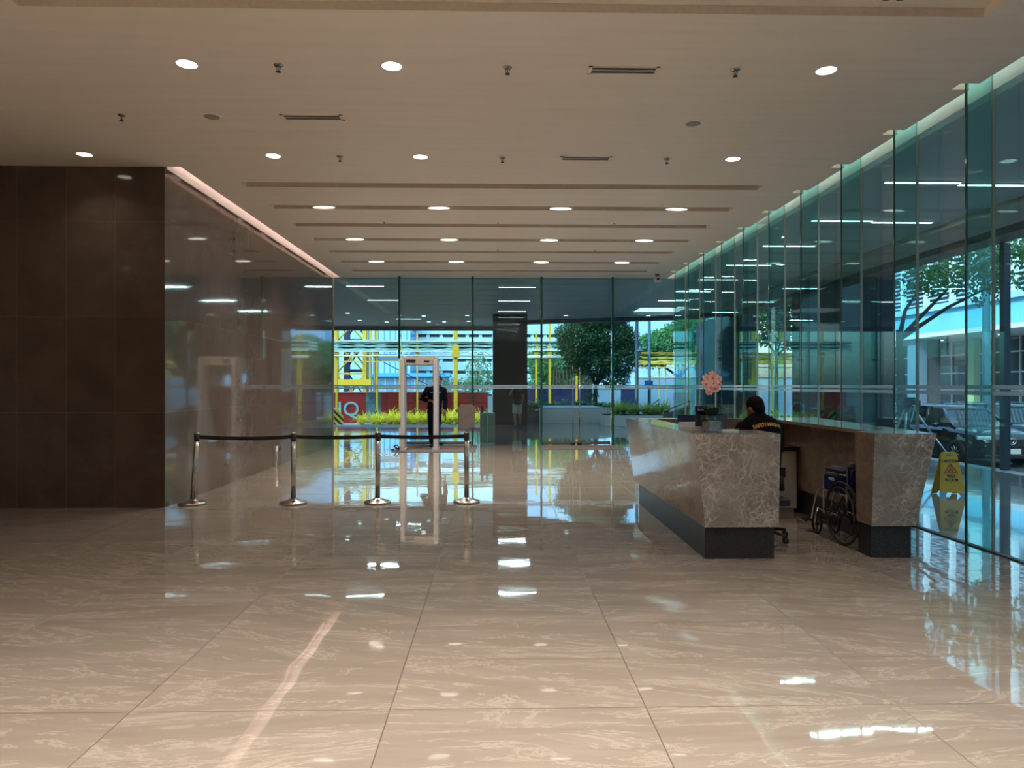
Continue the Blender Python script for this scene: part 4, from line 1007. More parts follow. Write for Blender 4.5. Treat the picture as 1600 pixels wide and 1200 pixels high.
# broad leaved plants in and behind the block planter
def broad(mb, rnd, n, R):
    for k in range(n):
        an = rnd.uniform(0, 2 * pi); el = rnd.uniform(.3, 1.2); c0 = Vector((cos(an) * R * cos(el) * rnd.random(), sin(an) * R * cos(el) * rnd.random(), R * .9 * sin(el) * rnd.uniform(.3, 1)))
        d = Vector((cos(an), sin(an), rnd.uniform(-.3, .5))).normalized(); s = d.cross(Vector((0, 0, 1))).normalized(); L = rnd.uniform(.14, .26); wd = L * .34
        pts = [c0, c0 + d * L * .35 + s * wd, c0 + d * L, c0 + d * L * .35 - s * wd]
        f = mb.b.faces.new([mb.b.verts.new(v) for v in pts]); f.smooth = False
bp = []
for v in range(3):
    mb = MB(); broad(mb, rnd, 120, .38); bp.append(mb)
spiky(bp, 'leaf_mid', 'leafy_plant', [(at(828 + 12.5 * i, Y=33.2), 33.0 + .3 * (i % 2), .42 if i else .46, rnd.uniform(.9, 1.25)) for i in range(11)] , 'broad-leaved green plant rising behind the white block planter', 'broad-leaved plants behind the block planter')
spiky(bp, 'leaf_mid', 'leafy_plant', [(at(829, Y=29.3), 29.4, .46, 1.1), (at(838, Y=29.4), 29.5, .46, .9)], 'broad-leaved green plant in the grey trough', 'broad-leaved plants in the grey trough')
struct(MB().box(at(822, Y=32.6), 6.6, 32.6, 34, ST, .42), 'planting_bed', 'planter_grey', 'raised planting bed behind the block planter', 'planter')

def tree(name, label, x, y, z, trunk_h, crown, mat, leaf=.16, n=5000, tr=.11, lean=(0, 0), seed=1, group=None, limbs=6):
    """crown: list of (dx,dy,dz,rx,ry,rz) lumps"""
    rnd = random.Random(seed)
    t = thing(name, label, 'tree', (x, y, z), group=group)
    tm = MB(); top = Vector((lean[0], lean[1], trunk_h))
    tm.tube([(0, 0, -.02), (lean[0] * .2, lean[1] * .2, trunk_h * .35), (lean[0] * .7, lean[1] * .7, trunk_h * .7), top], [tr * 1.2, tr, tr * .85, tr * .7], 10)
    for k in range(min(limbs, len(crown))):
        c_ = crown[k]; e = Vector(c_[:3]); m_ = (top + e) / 2 + Vector((rnd.uniform(-.15, .15), rnd.uniform(-.15, .15), -.1))
        tm.tube([top - Vector((0, 0, .25)), m_, e], [tr * .6, tr * .4, tr * .15], 7)
    tm.build('trunk', 'bark', t)
    lm = MB(); vol = [c_[3] * c_[4] * c_[5] for c_ in crown]; tv = sum(vol)
    for c_, v_ in zip(crown, vol):
        for k in range(int(n * v_ / tv)):
            while True:
                d = Vector((rnd.uniform(-1, 1), rnd.uniform(-1, 1), rnd.uniform(-1, 1)))
                if .35 < d.length < 1 and rnd.random() < d.length ** 1.5: break
            p = Vector((c_[0] + d.x * c_[3], c_[1] + d.y * c_[4], c_[2] + d.z * c_[5])) + Vector((rnd.gauss(0, .06), rnd.gauss(0, .06), rnd.gauss(0, .06)))
            q_ = Quaternion((rnd.gauss(0, 1), rnd.gauss(0, 1), rnd.gauss(0, 1), rnd.gauss(0, 1))).normalized()
            L = leaf * rnd.uniform(.6, 1.2); W_ = L * .36
            pts = [p + q_ @ Vector(v) for v in ((-L / 2, 0, 0), (0, W_, .02), (L / 2, 0, 0), (0, -W_, .02))]
            lm.b.faces.new([lm.b.verts.new(v) for v in pts])
    lm.build('crown', mat, t, keep=True)
    return t
tx = at(938, Y=31.5)
tree('leafy_tree', 'dense dark green round-crowned tree behind the white planter', tx, 33.2, .4, 1.3,
     [(-.6, 0, 3.0, 1.15, 1.0, 1.0), (.5, .1, 3.4, 1.3, 1.1, .95), (1.1, 0, 2.4, 1.0, .9, .9), (-1.0, 0, 3.55, .9, .8, .55), (.1, 0, 2.2, 1.1, .9, .75), (1.35, 0, 3.1, .75, .7, .8), (.9, 0, 1.45, .7, .6, .5), (-.9, 0, 2.0, .5, .5, .45), (.2, 0, 4.2, 1.4, 1.1, .5), (-.2, 0, .65, .35, .35, .35)],
     'leaf_dark', .12, 27000, .10, (.05, 0), 11)
tree('pale_tree', 'pale young tree in front of the white parking building, left of the column', at(748, Y=46), 46, ST, 1.6,
     [(0, 0, 3.2, .9, .6, 1.0), (-1.3, 0, 2.2, 1.3, .6, .6), (.3, 0, 2.3, 1.3, .7, .8), (-2.6, 0, 2.5, .6, .5, .7), (.0, 0, 4.0, .4, .4, .5)], 'leaf_pale', .15, 2200, .06, seed=3)
tree('street_tree', 'bright green street tree beyond the yellow posts', at(870, Y=52), 52, ST, 2.0,
     [(0, 0, 4.0, 2.3, 2, 1.5), (.9, 0, 2.6, 1.9, 1.6, 1.0), (-.6, 0, 2.6, 1.4, 1.3, 1.1), (1.2, 0, 5.0, 1.4, 1.2, 1.0)], 'leaf_mid', .2, 12000, .14, seed=4)
tree('street_tree', 'broad green street tree seen past the glass corner', at(1062, Y=44), 44, ST, 3.0,
     [(-.4, 0, 4.7, 2.3, 2, 1.1), (.9, 0, 5.5, 2.0, 2, .9), (-1.8, 0, 4.1, 1.3, 1.3, .8), (1.6, 0, 4.6, 1.3, 1.2, 1.2)], 'leaf_mid', .19, 15000, .16, seed=6)
tree('street_tree', 'dark street tree glimpsed between the two piers', at(1213, Y=33), 33, ST, 3.9,
     [(-.7, 0, 5.0, 1.5, 1.3, .9), (.9, 0, 5.6, 1.6, 1.3, .9), (0, 0, 6.6, 1.8, 1.4, .9), (.6, 0, 4.4, .8, .7, .5)], 'leaf_dark', .2, 6000, .10, seed=8)
tree('street_tree', 'slender dark street tree with spreading crown before the louvred facade', at(1412, Y=18.2), 18.2, ST, 3.7,
     [(1.4, 0, 5.0, 1.3, 1.0, .35), (2.9, .2, 5.1, 1.0, .9, .35), (.5, 0, 4.9, .8, .8, .35), (1.5, .3, 5.7, 1.7, 1.3, .6), (3.0, 0, 6.0, 1.6, 1.2, .6), (2.2, 0, 4.55, .5, .5, .22)], 'leaf_mid', .13, 3600, .11, (-.12, 0), seed=9, limbs=3)

# balustrade / ramp rails right of the trough planter
for nm, x0, x1, Y, z0, z1, lb in (('ramp_balustrade', at(1036, Y=24), at(1078, Y=24), 24.0, .62, .98, 'dark balustrade panel with sloping handrail outside the glass corner'),
                                 ('ramp_balustrade', at(1008, Y=28.5), at(1030, Y=28.5), 28.5, .5, .95, 'short dark balustrade beside the spiky plants')):
    t = thing(nm, lb, 'railing', (x0, Y, 0)); L = x1 - x0
    m_ = MB(); m_.loft([[(0, -.03, 0), (L, -.03, 0), (L, -.03, z1 - .15), (0, -.03, z0 - .1)], [(0, .03, 0), (L, .03, 0), (L, .03, z1 - .15), (0, .03, z0 - .1)]], smooth=False); m_.build('panel', 'dark_beam', t)
    MB().tube([(0, 0, z0), (L, 0, z1)], .022, 8).build('handrail', 'steel', t)
    for u in (0.02, .5, .98): MB().tube([(L * u, 0, 0), (L * u, 0, z0 + (z1 - z0) * u)], .018, 8).build('post', 'steel', t)

# street lamps
def lantern(t, cx, z, s, mat):
    MB().lathe([(.0, .46 * s), (.02 * s, .44 * s), (.03 * s, .34 * s), (.09 * s, .32 * s), (.10 * s, .16 * s), (.16 * s, .12 * s), (.36 * s, 0), (.36 * s, -.02 * s), (.12 * s, -.03 * s), (.0, -.03 * s)], c=(cx, 0, z), n=20).build('lantern', mat, t)
    MB().lathe([(.0, -.12 * s), (.08 * s, -.10 * s), (.12 * s, -.03 * s), (.0, -.03 * s)], c=(cx, 0, z), n=16).build('globe', 'paper_white', t)
def lamp_post(label, x, y, h, r, mat, arm, lz, s, zb=ST):
    t = thing('street_lamp', label, 'street lamp', (x, y, zb))
    MB().tube([(0, 0, 0), (0, 0, .6), (0, 0, .62), (0, 0, h)], [r * 1.35, r * 1.35, r, r * .92], 16).build('post', mat, t)
    if arm:
        MB().tube([(0, 0, lz + .42 * s), (arm * .5, 0, lz + .55 * s), (arm, 0, lz + .5 * s), (arm, 0, lz + .42 * s)], .025, 8).build('arm', mat, t); lantern(t, arm, lz, s, mat)
    return t
lamp_post('dark navy street post behind the leafy tree', at(995, Y=31), 31, 5.6, .08, 'lamp_post_navy', 0, 0, 1)
lamp_post('teal street lamp with bell lantern beyond the glass corner', at(1014.5, Y=30.5), 30.5, 5.6, .068, 'lamp_post_teal', -.40, 3.72, .62)
lamp_post('teal street lamp with bell lantern behind the parked dark car', at(1541, Y=24.5), 24.5, 7.5, .13, 'lamp_post_teal', -.30, 6.4, .95)
t = thing('street_sign', 'small blue sign with white letters hanging by the lamp posts', 'sign', (at(1014, Y=30.2), 30.2, ST))
MB().box(-.19, .17, -.015, .015, 2.26, 2.46).build('plate', 'shop_blue', t); MB().box(-.03, .0, .0, .02, 0, 2.3).build('bracket', 'lamp_post_navy', t)
text_obj('lettering', 'LINE', .10, 'paper_white', t, (-.06, -.018, 2.36), (pi / 2, 0, 0))

# ---- hoardings
def hoard(x0, x1, y, z1, mat, label, lean=0):
    t = thing('hoarding', label, 'hoarding', (x0, y, ST)); MB().box(0, x1 - x0, 0, .06, 0, z1 - ST).build('panel', mat, t)
    MB().box(0, x1 - x0, -.03, .09, z1 - ST, z1 - ST + .05).build('top_rail', 'scaffold_white', t)
    for k in range(3):
        xx = (x1 - x0) * (k + .5) / 3; MB().box(xx - .03, xx + .03, .06, .14, 0, z1 - ST).build('batten', 'dark_beam', t)
    return t
hY = 40; hz = at(600, 613.5, hY)[1]
h1 = hoard(at(470, Y=hY), at(572, Y=hY), hY, hz, 'hoard_red', 'red site hoarding panel with large pale letters')
hx = at(470, Y=hY)
text_obj('lettering', 'HQ', 1.12, 'letter_teal', h1, (at(537, Y=hY) - hx, -.02, at(500, 640, hY)[1] - ST), (pi / 2, 0, 0), extrude=.015, offset=.006, spacing=1.05)
hoard(at(572, Y=hY), at(595, Y=hY), hY, hz, 'hoard_grid', 'blue-grey mesh gate between red hoarding panels')
hoard(at(595, Y=hY), at(762, Y=hY), hY, hz, 'hoard_red', 'red site hoarding behind the guard')
hoard(at(824, Y=hY), at(925, Y=hY), hY, at(0, 607, hY)[1], 'hoard_navy', 'navy hoarding behind the block planter')
hoard(at(925, Y=hY), at(970, Y=hY), hY, at(0, 608, hY)[1], 'hoard_pale', 'pale blue hoarding panel behind the tree trunk')
hoard(at(970, Y=hY), at(992, Y=hY), hY, at(0, 608, hY)[1], 'hoard_navy', 'short navy hoarding panel by the lamp posts')
hoard(at(992, Y=hY), at(1300, Y=hY), hY, at(0, 590, hY)[1], 'hoard_pale', 'pale blue hoarding under the yellow canopy on the right')
# ---- covered walkways (yellow)
def walkway(label, Y, posts, x0, x1, zd0, zd1, zt0, zt1, net='net', low=None, D=1.8):
    t = thing('covered_walkway', label, 'scaffold', (x0, Y, ST)); o = x0
    def LZ(z): return z - ST
    for px, top, th in posts:
        x = at(px, Y=Y) - o; r = th / F * Y / 2
        MB().box(x - r, x + r, -r, r, 0, LZ(at(px, top, Y)[1])).build('post', 'scaffold_yellow', t)
        MB().box(x - r * 1.03, x + r * 1.03, -r * 1.03, r * 1.03, LZ(ST) + .05, LZ(at(px, 640, Y)[1])).build('chevron_sleeve', 'chevron', t)
        MB().box(x - r * 1.8, x + r * 1.8, -r * 1.8, r * 1.8, LZ(zd0) - .35, LZ(zd0) + .25).build('bracket', 'scaffold_yellow', t)
    L = x1 - x0
    m_ = MB(); rr = random.Random(2)
    for k in range(3):
        z = LZ(zd0) + (zd1 - zd0) * k / 2.5
        m_.loft([[(L * i / 30, -.1 + .03 * sin(i), z), (L * i / 30, D, z + .02), (L * i / 30, D, z + (zd1 - zd0) * .3), (L * i / 30, -.1 + .03 * sin(i), z + (zd1 - zd0) * .26 + .03 * sin(i * 1.7))] for i in range(31)], smooth=False)
    m_.build('debris_net', net, t)
    MB().box(0, L, -.16, -.10, LZ(zd0) - .07, LZ(zd0)).box(0, L, -.16, -.10, LZ(zd1), LZ(zd1) + .05).build('rail', 'scaffold_yellow' if low else 'scaffold_white', t)
    m_ = MB(); m_.tube([(0, -.1, LZ(zt0)), (L, -.1, LZ(zt0))], .03, 6).tube([(0, -.1, LZ(zt1)), (L, -.1, LZ(zt1))], .03, 6)
    n = max(4, int(L / .9))
    for i in range(n):
        a = L * i / n; b_ = L * (i + .5) / n; c_ = L * (i + 1) / n
        m_.tube([(a, -.1, LZ(zt0)), (b_, -.1, LZ(zt1))], .014, 5).tube([(b_, -.1, LZ(zt1)), (c_, -.1, LZ(zt0))], .014, 5).tube([(b_, -.1, LZ(zt0)), (b_, -.1, LZ(zt1))], .01, 5)
    m_.build('truss', 'scaffold_white' if not low else 'scaffold_yellow', t)
    return t
zz = lambda py, Y: at(600, py, Y)[1]
Yw = 37.5
walkway('yellow posted scaffold walkway with green netting above the red hoarding', Yw, [(526, 505, 3), (589, 545, 3), (625, 505, 3), (652, 520, 2.5), (712, 510, 6)], at(480, Y=Yw), at(770, Y=Yw), zz(548, Yw), zz(534, Yw), zz(556, Yw), zz(549, Yw))
walkway('yellow scaffold walkway posts between the column and the leafy tree', Yw + .2, [(838, 520, 3.2), (859, 500, 3.6), (901, 575, 3.0)], at(824, Y=Yw), at(890, Y=Yw), zz(546, Yw), zz(533, Yw), zz(558, Yw), zz(556, Yw))
Yr = 36.0
walkway('yellow double-deck scaffold canopy seen through the right glass', Yr, [(1030, 560, 1.6), (1040, 560, 1.4), (1055, 562, 1.4), (1066, 560, 1.4), (1076, 560, 1.6), (1088, 540, 2.4), (1206, 540, 2.6), (1244, 535, 2.6)], at(990, Y=Yr), at(1300, Y=Yr), zz(567, Yr), zz(552, Yr), zz(590, Yr), zz(574, Yr), 'net_yellow', True)
# crane base
def crane():
    Y = 50; t = thing('tower_crane', 'yellow and dark blue lattice tower crane base behind the hoarding', 'crane', (at(552, Y=Y), Y, ST))
    x0, x1 = at(526, Y=Y) - at(552, Y=Y), at(570, Y=Y) - at(552, Y=Y); zt = 8.2 - ST
    for k, (x, y) in enumerate(((x0, 0), (x1, 0), (x0 + .35, 2.2), (x1 + .35, 2.2))):
        MB().box(x - .13, x + .13, y - .13, y + .13, 0, zt).build('mast_leg', 'scaffold_yellow', t)
    m_ = MB()
    for z in (.9, 3.1, 5.3):
        m_.tube([(x0, 0, z), (x1, 0, z + 2.1)], .06, 6).tube([(x1, 0, z), (x0, 0, z + 2.1)], .06, 6).box(x0, x1, -.07, .07, z + 2.1, z + 2.22)
    m_.build('front_bracing', 'scaffold_yellow', t)
    m_ = MB(); i0, i1 = x0 + .35, x1 - .25
    for x in (i0, i1): m_.box(x - .2, x + .2, 1.6, 2.0, 0, zt)
    for z in (1.3, 3.5, 5.7):
        m_.tube([(i0, 1.8, z), (i1, 1.8, z + 1.9)], .06, 6).tube([(i1, 1.8, z), (i0, 1.8, z + 1.9)], .06, 6).box(i0, i1, 1.7, 1.9, z + 1.9, z + 2.1)
    m_.build('inner_mast', 'crane_blue', t)
    zb = at(550, 602, Y)[1] - ST
    MB().box(x0, x1 + .5, -.35, .1, zb, zb + .40).build('base_beam', 'scaffold_yellow', t)
    for k in range(4): x = x1 + .2 + .22 * k; MB().tube([(x, .2, 0), (x - .05, .2, zt)], .06, 6).build('scaffold_pole', 'scaffold_yellow' if k % 2 else 'scaffold_white', t)
    zp = at(550, 538, Y)[1] - ST
    MB().box(x0 - .5, x1 + 3.2, -.5, 1.2, zp, zp + .28).build('platform', 'net', t)
    for k in range(3): MB().box(x0 - .4, x1 + 3.0, -.52, -.46, zp - .55 - .35 * k, zp - .48 - .35 * k).build('guard_rail', 'scaffold_yellow', t)
    MB().tube([(x0, -.1, zt * .62), (x1 + 5.0, -.1, zt * .22)], .03, 6).build('stay_cable', 'ink_black', t)
crane()
t = thing('barrier', 'black and yellow striped barrier board at the foot of the left post', 'barrier', (at(525, Y=34.9), 34.9, -.42))
MB().prism([(-.3, 0), (.38, 0), (.34, .5), (.02, .72), (-.3, .5)], .05, 'Y').build('board', 'chevron', t)
for s_ in (-.2, .2): MB().box(s_ - .02, s_ + .02, .05, .3, 0, .05).build('foot', 'black_plastic', t)
for k, px in enumerate((1206, 1222, 1232, 1243)):
    t = thing('barrier', 'black and yellow striped barrier board behind the marshal, %s from the left' % ['first', 'second', 'third', 'fourth'][k], 'barrier', (at(px, Y=25), 25, ST), group='striped barrier boards')
    MB().prism([(-.16, .35), (.16, .35), (.14, 1.05), (0, 1.2), (-.14, 1.05)], .05, 'Y').build('board', 'chevron', t)
    for s_ in (-.12, .12): MB().box(s_ - .02, s_ + .02, 0, .05, 0, .4).build('leg', 'black_plastic', t)

# ---- buildings
def parking():
    Y = 150; x0, x1 = at(640, Y=Y), at(905, Y=Y); t = thing('parking_building', 'white parking building with dark open decks in front of the detector view', 'building', (x0, Y, ST)); L = x1 - x0
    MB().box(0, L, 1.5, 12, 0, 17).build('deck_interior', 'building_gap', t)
    zs = [(603, 616), (584, 597), (565, 579), (547, 560.5), (527, 541), (505, 522)]
    for a, b_ in zs:
        z1, z0 = at(700, a, Y)[1] - ST, max(0, at(700, b_, Y)[1] - ST); MB().box(0, L, 0, 1.5, z0, z1).build('parapet', 'building_white', t)
    for k in range(13): x = L * (k + .4) / 13; MB().box(x - .35, x + .35, .3, 1.5, 0, 16).build('column', 'building_white', t)
parking()
t = thing('ribbed_building', 'ribbed pale blue building behind the yellow scaffold', 'building', (at(583, Y=140), 140, ST)); MB().box(0, at(641, Y=140) - at(583, Y=140), 0, 10, 0, 16).build('facade', 'curtain_blue', t)
t = thing('ribbed_building', 'pale building seen behind the crane lattice', 'building', (at(430, Y=160), 160, ST)); MB().box(0, at(583, Y=160) - at(430, Y=160), 0, 10, 0, 24).build('facade', 'building_white', t)
Y = 95; t = thing('shop_building', 'low shop with bright blue roof behind the detector', 'building', (at(578, Y=Y), Y, ST)); L = at(702, Y=Y) - at(578, Y=Y)
MB().box(0, L, .5, 6, 0, at(0, 588, Y)[1] - ST).build('wall', 'shop_glass', t)
MB().loft([[(0, -.3, at(0, 588.5, Y)[1] - ST), (0, 6, at(0, 588.5, Y)[1] - ST), (0, 3, at(0, 582, Y)[1] - ST)], [(L, -.3, at(0, 588.5, Y)[1] - ST), (L, 6, at(0, 588.5, Y)[1] - ST), (L, 3, at(0, 582, Y)[1] - ST)]], smooth=False).build('roof', 'shop_blue', t)
for k in range(8): x = L * (k + .5) / 8; MB().box(x - .1, x + .1, .4, .5, 0, at(0, 589, Y)[1] - ST).build('pilaster', 'building_white', t)
t = thing('glass_tower', 'pale blue glass tower right of the dark column', 'building', (at(815, Y=170), 170, ST)); MB().box(0, at(856, Y=170) - at(815, Y=170), 0, 10, 0, 40).build('facade', 'building_pale_blue', t)
t = thing('glass_tower', 'gridded glass tower behind the tree top', 'building', (at(856, Y=188), 188, ST)); MB().box(0, at(985, Y=180) - at(856, Y=180), 0, 10, 0, 45).build('facade', 'tower', t)
t = thing('glass_tower', 'hazy blue tower beyond the street lamps', 'building', (at(985, Y=175), 175, ST)); MB().box(0, at(1140, Y=175) - at(985, Y=175), 0, 10, 0, 50).build('facade', 'building_pale_blue', t)
for k in range(12):
    px = 866 + k * 5.2 + random.uniform(-1, 1)
    o = MB().tube([(0, 0, 0), (random.uniform(-.03, .03), 0, 2.0), (random.uniform(-.08, .08), 0, 3.3)], [.08, .07, .06], 6).build('thin_trunk', 'bark', loc=(at(px, Y=48), 48, ST))
    tag(o, 'thin dark tree trunk in the stand behind the navy hoarding', 'tree', 'thin trunks behind the navy hoarding')
# facade across the street (right)
def across():
    X = 26.0; y0, y1 = 22.0, 62.0
    t = thing('louvred_building', 'building across the street with blue fascia band and dark louvres above', 'building', (X, y0, ST)); L = y1 - y0
    f0, f1 = CH + .120 * X - ST, CH + .168 * X - ST; f2 = f1 + .35
    MB().box(0, 1, 0, L, f0, f1).build('fascia', 'facade_blue', t)
    MB().box(-.25, 1, 0, L, f1, f2).build('ledge', 'building_white', t)
    MB().box(.5, 1.2, 0, L, f2, 20).build('louvre_backing', 'building_gap', t)
    m_ = MB()
    for k in range(48): z = f2 + .2 + k * .26; m_.box(.32, .5, 0, L, z, z + .09)
    m_.build('louvres', 'facade_slat', t)
    for k in range(16): y = 1 + k * 2.45; MB().box(.05, .32, y, y + (.9 if k % 4 == 2 else .22), f2, 20).build('fin', 'facade_fin', t)
    MB().box(0, 8, 0, L, f0 - .25, f0 - .0).build('soffit', 'frame_white', t)
    for k, y in enumerate((7.5, 20.8, 34)):
        MB().box(.4, 1.0, y + 1.2, y + 2.3, 0, f0 - .25).build('pier', 'pier_blue', t); MB().box(1.0, 1.9, y + 1.25, y + 2.2, 0, f0 - .25).build('dark_pier', 'dark_beam', t)
    MB().box(4.5, 5, 0, L, 0, f0 - .25).build('shopfront', 'window_dark', t)
    m_ = MB()
    for k in range(26): y = k * 1.55; m_.box(4.4, 4.5, y, y + .10, 0, f0 - .25)
    for z in (.8, 1.9, 3.0, 4.2): m_.box(4.38, 4.5, 0, L, z, z + .09)
    m_.build('window_frame', 'frame_white', t)
    MB().box(3.5, 3.9, 21.3, 22.0, 0, f0 - .25).build('lit_column', 'lit_cream', t)
    for k in range(14): MB().lathe([(.0, -.03), (.14, -.03), (.14, 0), (.0, 0)], c=(2.6 + (k % 2), 1.5 + 2.7 * k, f0 - .25), n=12).build('soffit_lamp', 'lamp_out', t)
plain('lit_cream', (.80, .66, .36), .6); plain('facade_slat', (.34, .50, .66), .5); plain('facade_fin', (.55, .75, .88), .5)
across()
struct(MB().box(26.5, 30, -45, 20, ST, 20), 'wall_street', 'pier_blue', 'street buildings outside the view, opposite the lobby', 'building')
struct(MB().box(8, 30, -60, -55, ST, 24), 'wall_street', 'pier_blue', 'street buildings outside the view, closing the street', 'building')
struct(MB().box(20.5, 26, 0, 80, ST, ST + .15), 'sidewalk', 'kerb_stone', 'far pavement across the street', 'pavement')

# ---- car
def car():
    t = thing('car', 'black SUV parked at the kerb beyond the yellow floor sign', 'car', (13.95, 21.3, ST), 0)
    # local: front towards -Y, length 4.6, half width .92
    HW = .92
    st_ = [(-2.30, .62, .34, .72), (-2.22, .78, .28, .86), (-2.0, .88, .24, .95), (-1.45, .92, .22, 1.02), (-.95, .92, .22, 1.06), (0, .925, .22, 1.07), (1.0, .92, .22, 1.08), (1.8, .90, .24, 1.08), (2.15, .86, .28, 1.02), (2.3, .74, .40, .90)]
    rings = []
    for y, hw, z0, z1 in st_:
        r_ = []
        for x, z in ((-.93, 0), (-1, .18), (-1.0, .55), (-.985, .80), (-.93, .95), (-.80, 1.0), (-.4, 1.02), (.4, 1.02), (.80, 1.0), (.93, .95), (.985, .80), (1.0, .55), (1, .18), (.93, 0)):
            r_.append((x * hw, y, z0 + (z1 - z0) * z))
        rings.append(r_)
    m_ = MB(); m_.loft(rings); m_.build('body_shell', 'car_paint', t)
    gh = [(-1.12, .80, .74, 1.04, 1.07), (-.45, .80, .62, 1.04, 1.52), (.1, .80, .64, 1.05, 1.62), (1.0, .79, .62, 1.05, 1.62), (1.75, .78, .58, 1.05, 1.52), (2.12, .76, .68, 1.03, 1.08)]
    m_ = MB(); m_.loft([[(-a, y, z0), (-b_, y, z1), (b_, y, z1), (a, y, z0)] for y, a, b_, z0, z1 in gh], smooth=False); m_.build('window_glass', 'car_glass', t)
    m_ = MB(); m_.loft([[(-b_ - .02, y, z1 - .04), (-b_ + .08, y, z1 + .035), (b_ - .08, y, z1 + .035), (b_ + .02, y, z1 - .04)] for y, a, b_, z0, z1 in gh[1:5]]); m_.build('roof_panel', 'car_paint', t)
    for s_ in (-1, 1):
        for ya, yb, za, zb in ((-1.14, -.43, 1.05, 1.55), (.20, .24, 1.05, 1.63), (1.18, 1.22, 1.05, 1.6), (2.1, 1.76, 1.05, 1.55)):
            MB().tube([(s_ * .80, ya, za), (s_ * .64, yb, zb)], .04, 6).build('window_pillar', 'car_paint', t)
        MB().tube([(s_ * .70, -.2, 1.69), (s_ * .70, 1.6, 1.67)], .018, 6).build('roof_rail', 'alloy', t)
        MB().ell((s_ * 1.0, -.62, 1.10), (.12, .08, .075)).build('mirror', 'car_paint', t)
        MB().obox((s_ * .64, -2.19, .82), (.40, .14, .12), rz=s_ * .3).build('headlamp', 'car_lamp', t, bevel=.03)
        MB().obox((s_ * .66, -2.24, .50), (.18, .05, .10), rz=s_ * .3).build('fog_lamp', 'black_plastic', t, bevel=.01)
        for y in (-1.42, 1.38):
            T = Matrix.Translation((s_ * .82, y, .34)) @ Matrix.Rotation(s_ * pi / 2, 4, 'Y')
            MB().lathe([(.36, -.02), (.375, .03), (.375, .04), (.36, .11), (.0, .112), (.0, -.02)], m=Matrix.Translation((s_ * .83, y, .36)) @ Matrix.Rotation(s_ * pi / 2, 4, 'Y'), n=32).build('wheel_arch', 'ink_black', t)
            T = Matrix.Translation((s_ * .83, y, .34)) @ Matrix.Rotation(s_ * pi / 2, 4, 'Y')
            wh = MB().lathe([(.22, 0), (.33, 0), (.345, .03), (.345, .11), (.33, .13), (.235, .135), (.22, .12)], m=T, n=36).build('wheel', 'tyre', t)
            rm = MB()
            rm.lathe([(.205, .11), (.235, .128), (.235, .10), (.205, .09)], m=T, n=36); rm.lathe([(.0, .13), (.05, .128), (.05, .08), (.0, .08)], m=T, n=16)
            for k in range(10):
                a = 2 * pi * k / 10; rm.tube([T @ Vector((.03 * cos(a), .03 * sin(a), .12)), T @ Vector((.215 * cos(a + .12), .215 * sin(a + .12), .115))], [.028, .022], 6)
            rm.build('rim', 'alloy', wh)
        for y in (-.0, 1.0): MB().box(s_ * .925, s_ * .935, y + .25, y + .42, .86, .89).build('door_handle', 'alloy', t)
    MB().box(-.42, .42, -2.335, -2.25, .58, .80).build('grille', 'black_plastic', t, bevel=.02)
    m_ = MB(); m_.tube([(.13 * cos(2 * pi * k / 24), -2.345, .74 + .085 * sin(2 * pi * k / 24)) for k in range(24)], .012, 6, closed=True); m_.tube([(.07 * cos(2 * pi * k / 20), -2.345, .75 + .05 * sin(2 * pi * k / 20)) for k in range(20)], .010, 6, closed=True).build('emblem', 'chrome', t)
    MB().box(-.26, .26, -2.36, -2.33, .40, .54).build('number_plate', 'plate_white', t)
    MB().box(-.7, .7, -2.33, -2.2, .26, .38).build('lower_bumper', 'black_plastic', t, bevel=.03)
    return t
c1 = car()
dup(c1, (17.0, 23.2, ST), 0, 'second dark SUV waiting behind the parked black SUV')

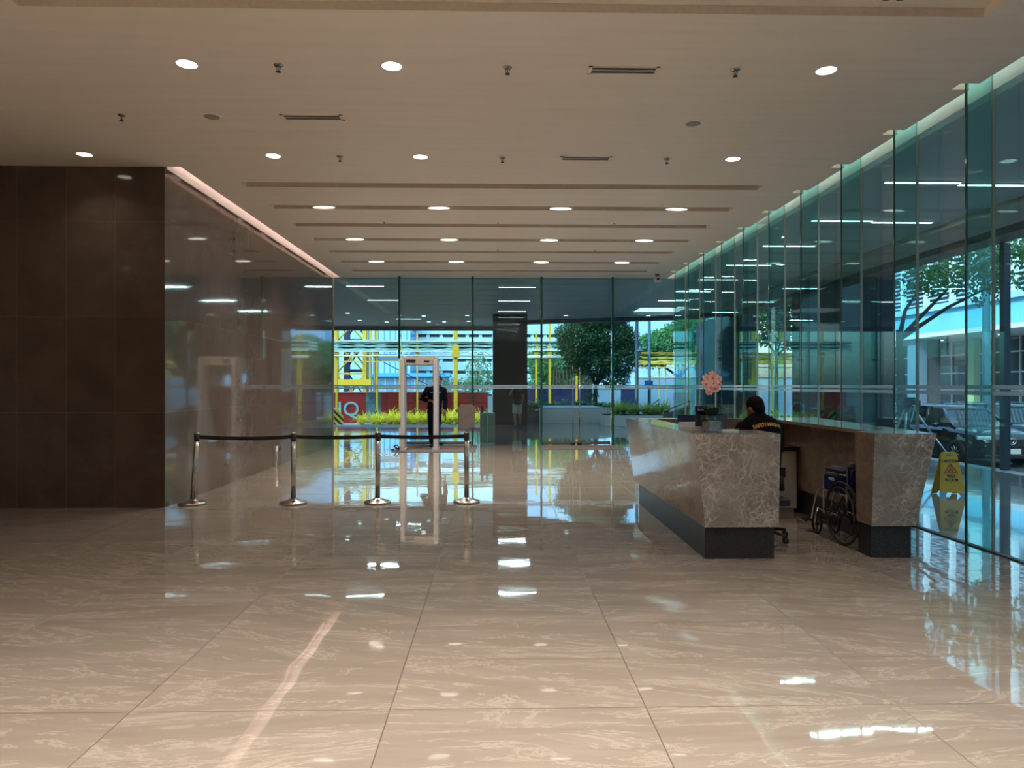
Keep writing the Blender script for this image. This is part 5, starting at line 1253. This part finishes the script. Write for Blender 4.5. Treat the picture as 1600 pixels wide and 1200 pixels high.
# ---- wet floor sign and tripod outside the right glass
def wet_sign():
    Y = 9.72; X = at(1482, Y=Y)
    t = thing('wet_floor_sign', 'yellow folding caution wet floor sign outside the right glass', 'sign', (X, Y, 0), -.12)
    for k, ty in ((0, -.12), (1, .12)):
        sgn = 1 if k == 0 else -1
        T = Matrix.Translation((0, ty, 0)) @ Matrix.Rotation(-sgn * .19, 4, 'X')
        def PP(x, z, d): return T @ Vector((x, d, z))
        outer = [(-.175, 0), (-.10, 0), (-.07, .045), (.07, .045), (.10, 0), (.175, 0), (.105, .56), (.085, .60), (-.085, .60), (-.105, .56)]
        m_ = MB(); m_.loft([[PP(x, z, -.008) for x, z in outer], [PP(x, z, .008) for x, z in outer]], smooth=False)
        pn = m_.build('panel', 'sign_yellow', t, bevel=.004)
        if k == 0:
            q_ = MB(); q_.loft([[PP(x, z, -.010) for x, z in ((-.045, .545), (.045, .545), (.05, .555), (.045, .575), (-.045, .575), (-.05, .555))], [PP(x, z, -.0078) for x, z in ((-.045, .545), (.045, .545), (.05, .555), (.045, .575), (-.045, .575), (-.05, .555))]], smooth=False); q_.build('grip_hole', 'planter_grey', pn)
            for body, z, sz in (('CAUTION', .475, .050), ('WET', .265, .055), ('FLOOR', .215, .055)):
                o = text_obj('lettering', body, sz, 'ink_black', pn, T @ Vector((0, -.010, z)), (pi / 2 - .19, 0, 0), extrude=.0008, offset=.0018)
            for s1, mt in ((1, 'ink_red'),):
                tri = [PP(x, z, -.012) for x, z in ((-.085, .315), (.085, .315), (0, .445))]
                m_ = MB(); m_.tube(tri, .0065, 6, closed=True); m_.build('warning_triangle', mt, pn)
            m_ = MB(); m_.ell(PP(.012, .408, -.011), (.010, .002, .010), n=10, k=6)
            m_.tube([PP(.010, .39, -.011), PP(-.008, .362, -.011), PP(-.035, .335, -.011)], .006, 6).tube([PP(-.008, .362, -.011), PP(.02, .345, -.011), PP(.03, .325, -.011)], .0055, 6).tube([PP(.008, .385, -.011), PP(-.025, .385, -.011)], .004, 6).tube([PP(.008, .385, -.011), PP(.03, .37, -.011)], .004, 6)
            m_.build('slipping_figure', 'ink_red', pn)
            for sx in (-.137, .137): MB().obox(T @ Vector((sx - .0, -.011, .02)), (.085, .006, .05), rx=-.19).build('foot_pad', 'blue_tab', pn)
wet_sign()
def tripod():
    Y = 13.6; X = at(1419, Y=Y)
    t = thing('tripod', 'folding tripod with silver legs and dark box head outside the glass', 'tripod', (X, Y, 0))
    for k, (x, y) in enumerate(((.90, .0), (-.35, -.45), (-.2, .5))):
        l = Vector((x, y, .0)); tp = Vector((.03 * (1 if x > 0 else -1), 0, 1.16))
        MB().tube([tp, tp.lerp(l, .55)], .021, 10).tube([tp.lerp(l, .5), l + Vector((0, 0, .02))], .015, 10).build('leg', 'chrome', t)
    MB().box(-.19, .19, -.10, .10, 1.13, 1.22).box(-.12, .10, -.08, .08, 1.22, 1.28).build('head', 'black_plastic', t, bevel=.01)
    MB().tube([(0, 0, .72), (.55, 0, .46)], .012, 8).build('brace', 'chrome', t)
    MB().tube([(0, 0, .6), (0, 0, 1.14)], .03, 10).build('center_column', 'black_plastic', t)
tripod()
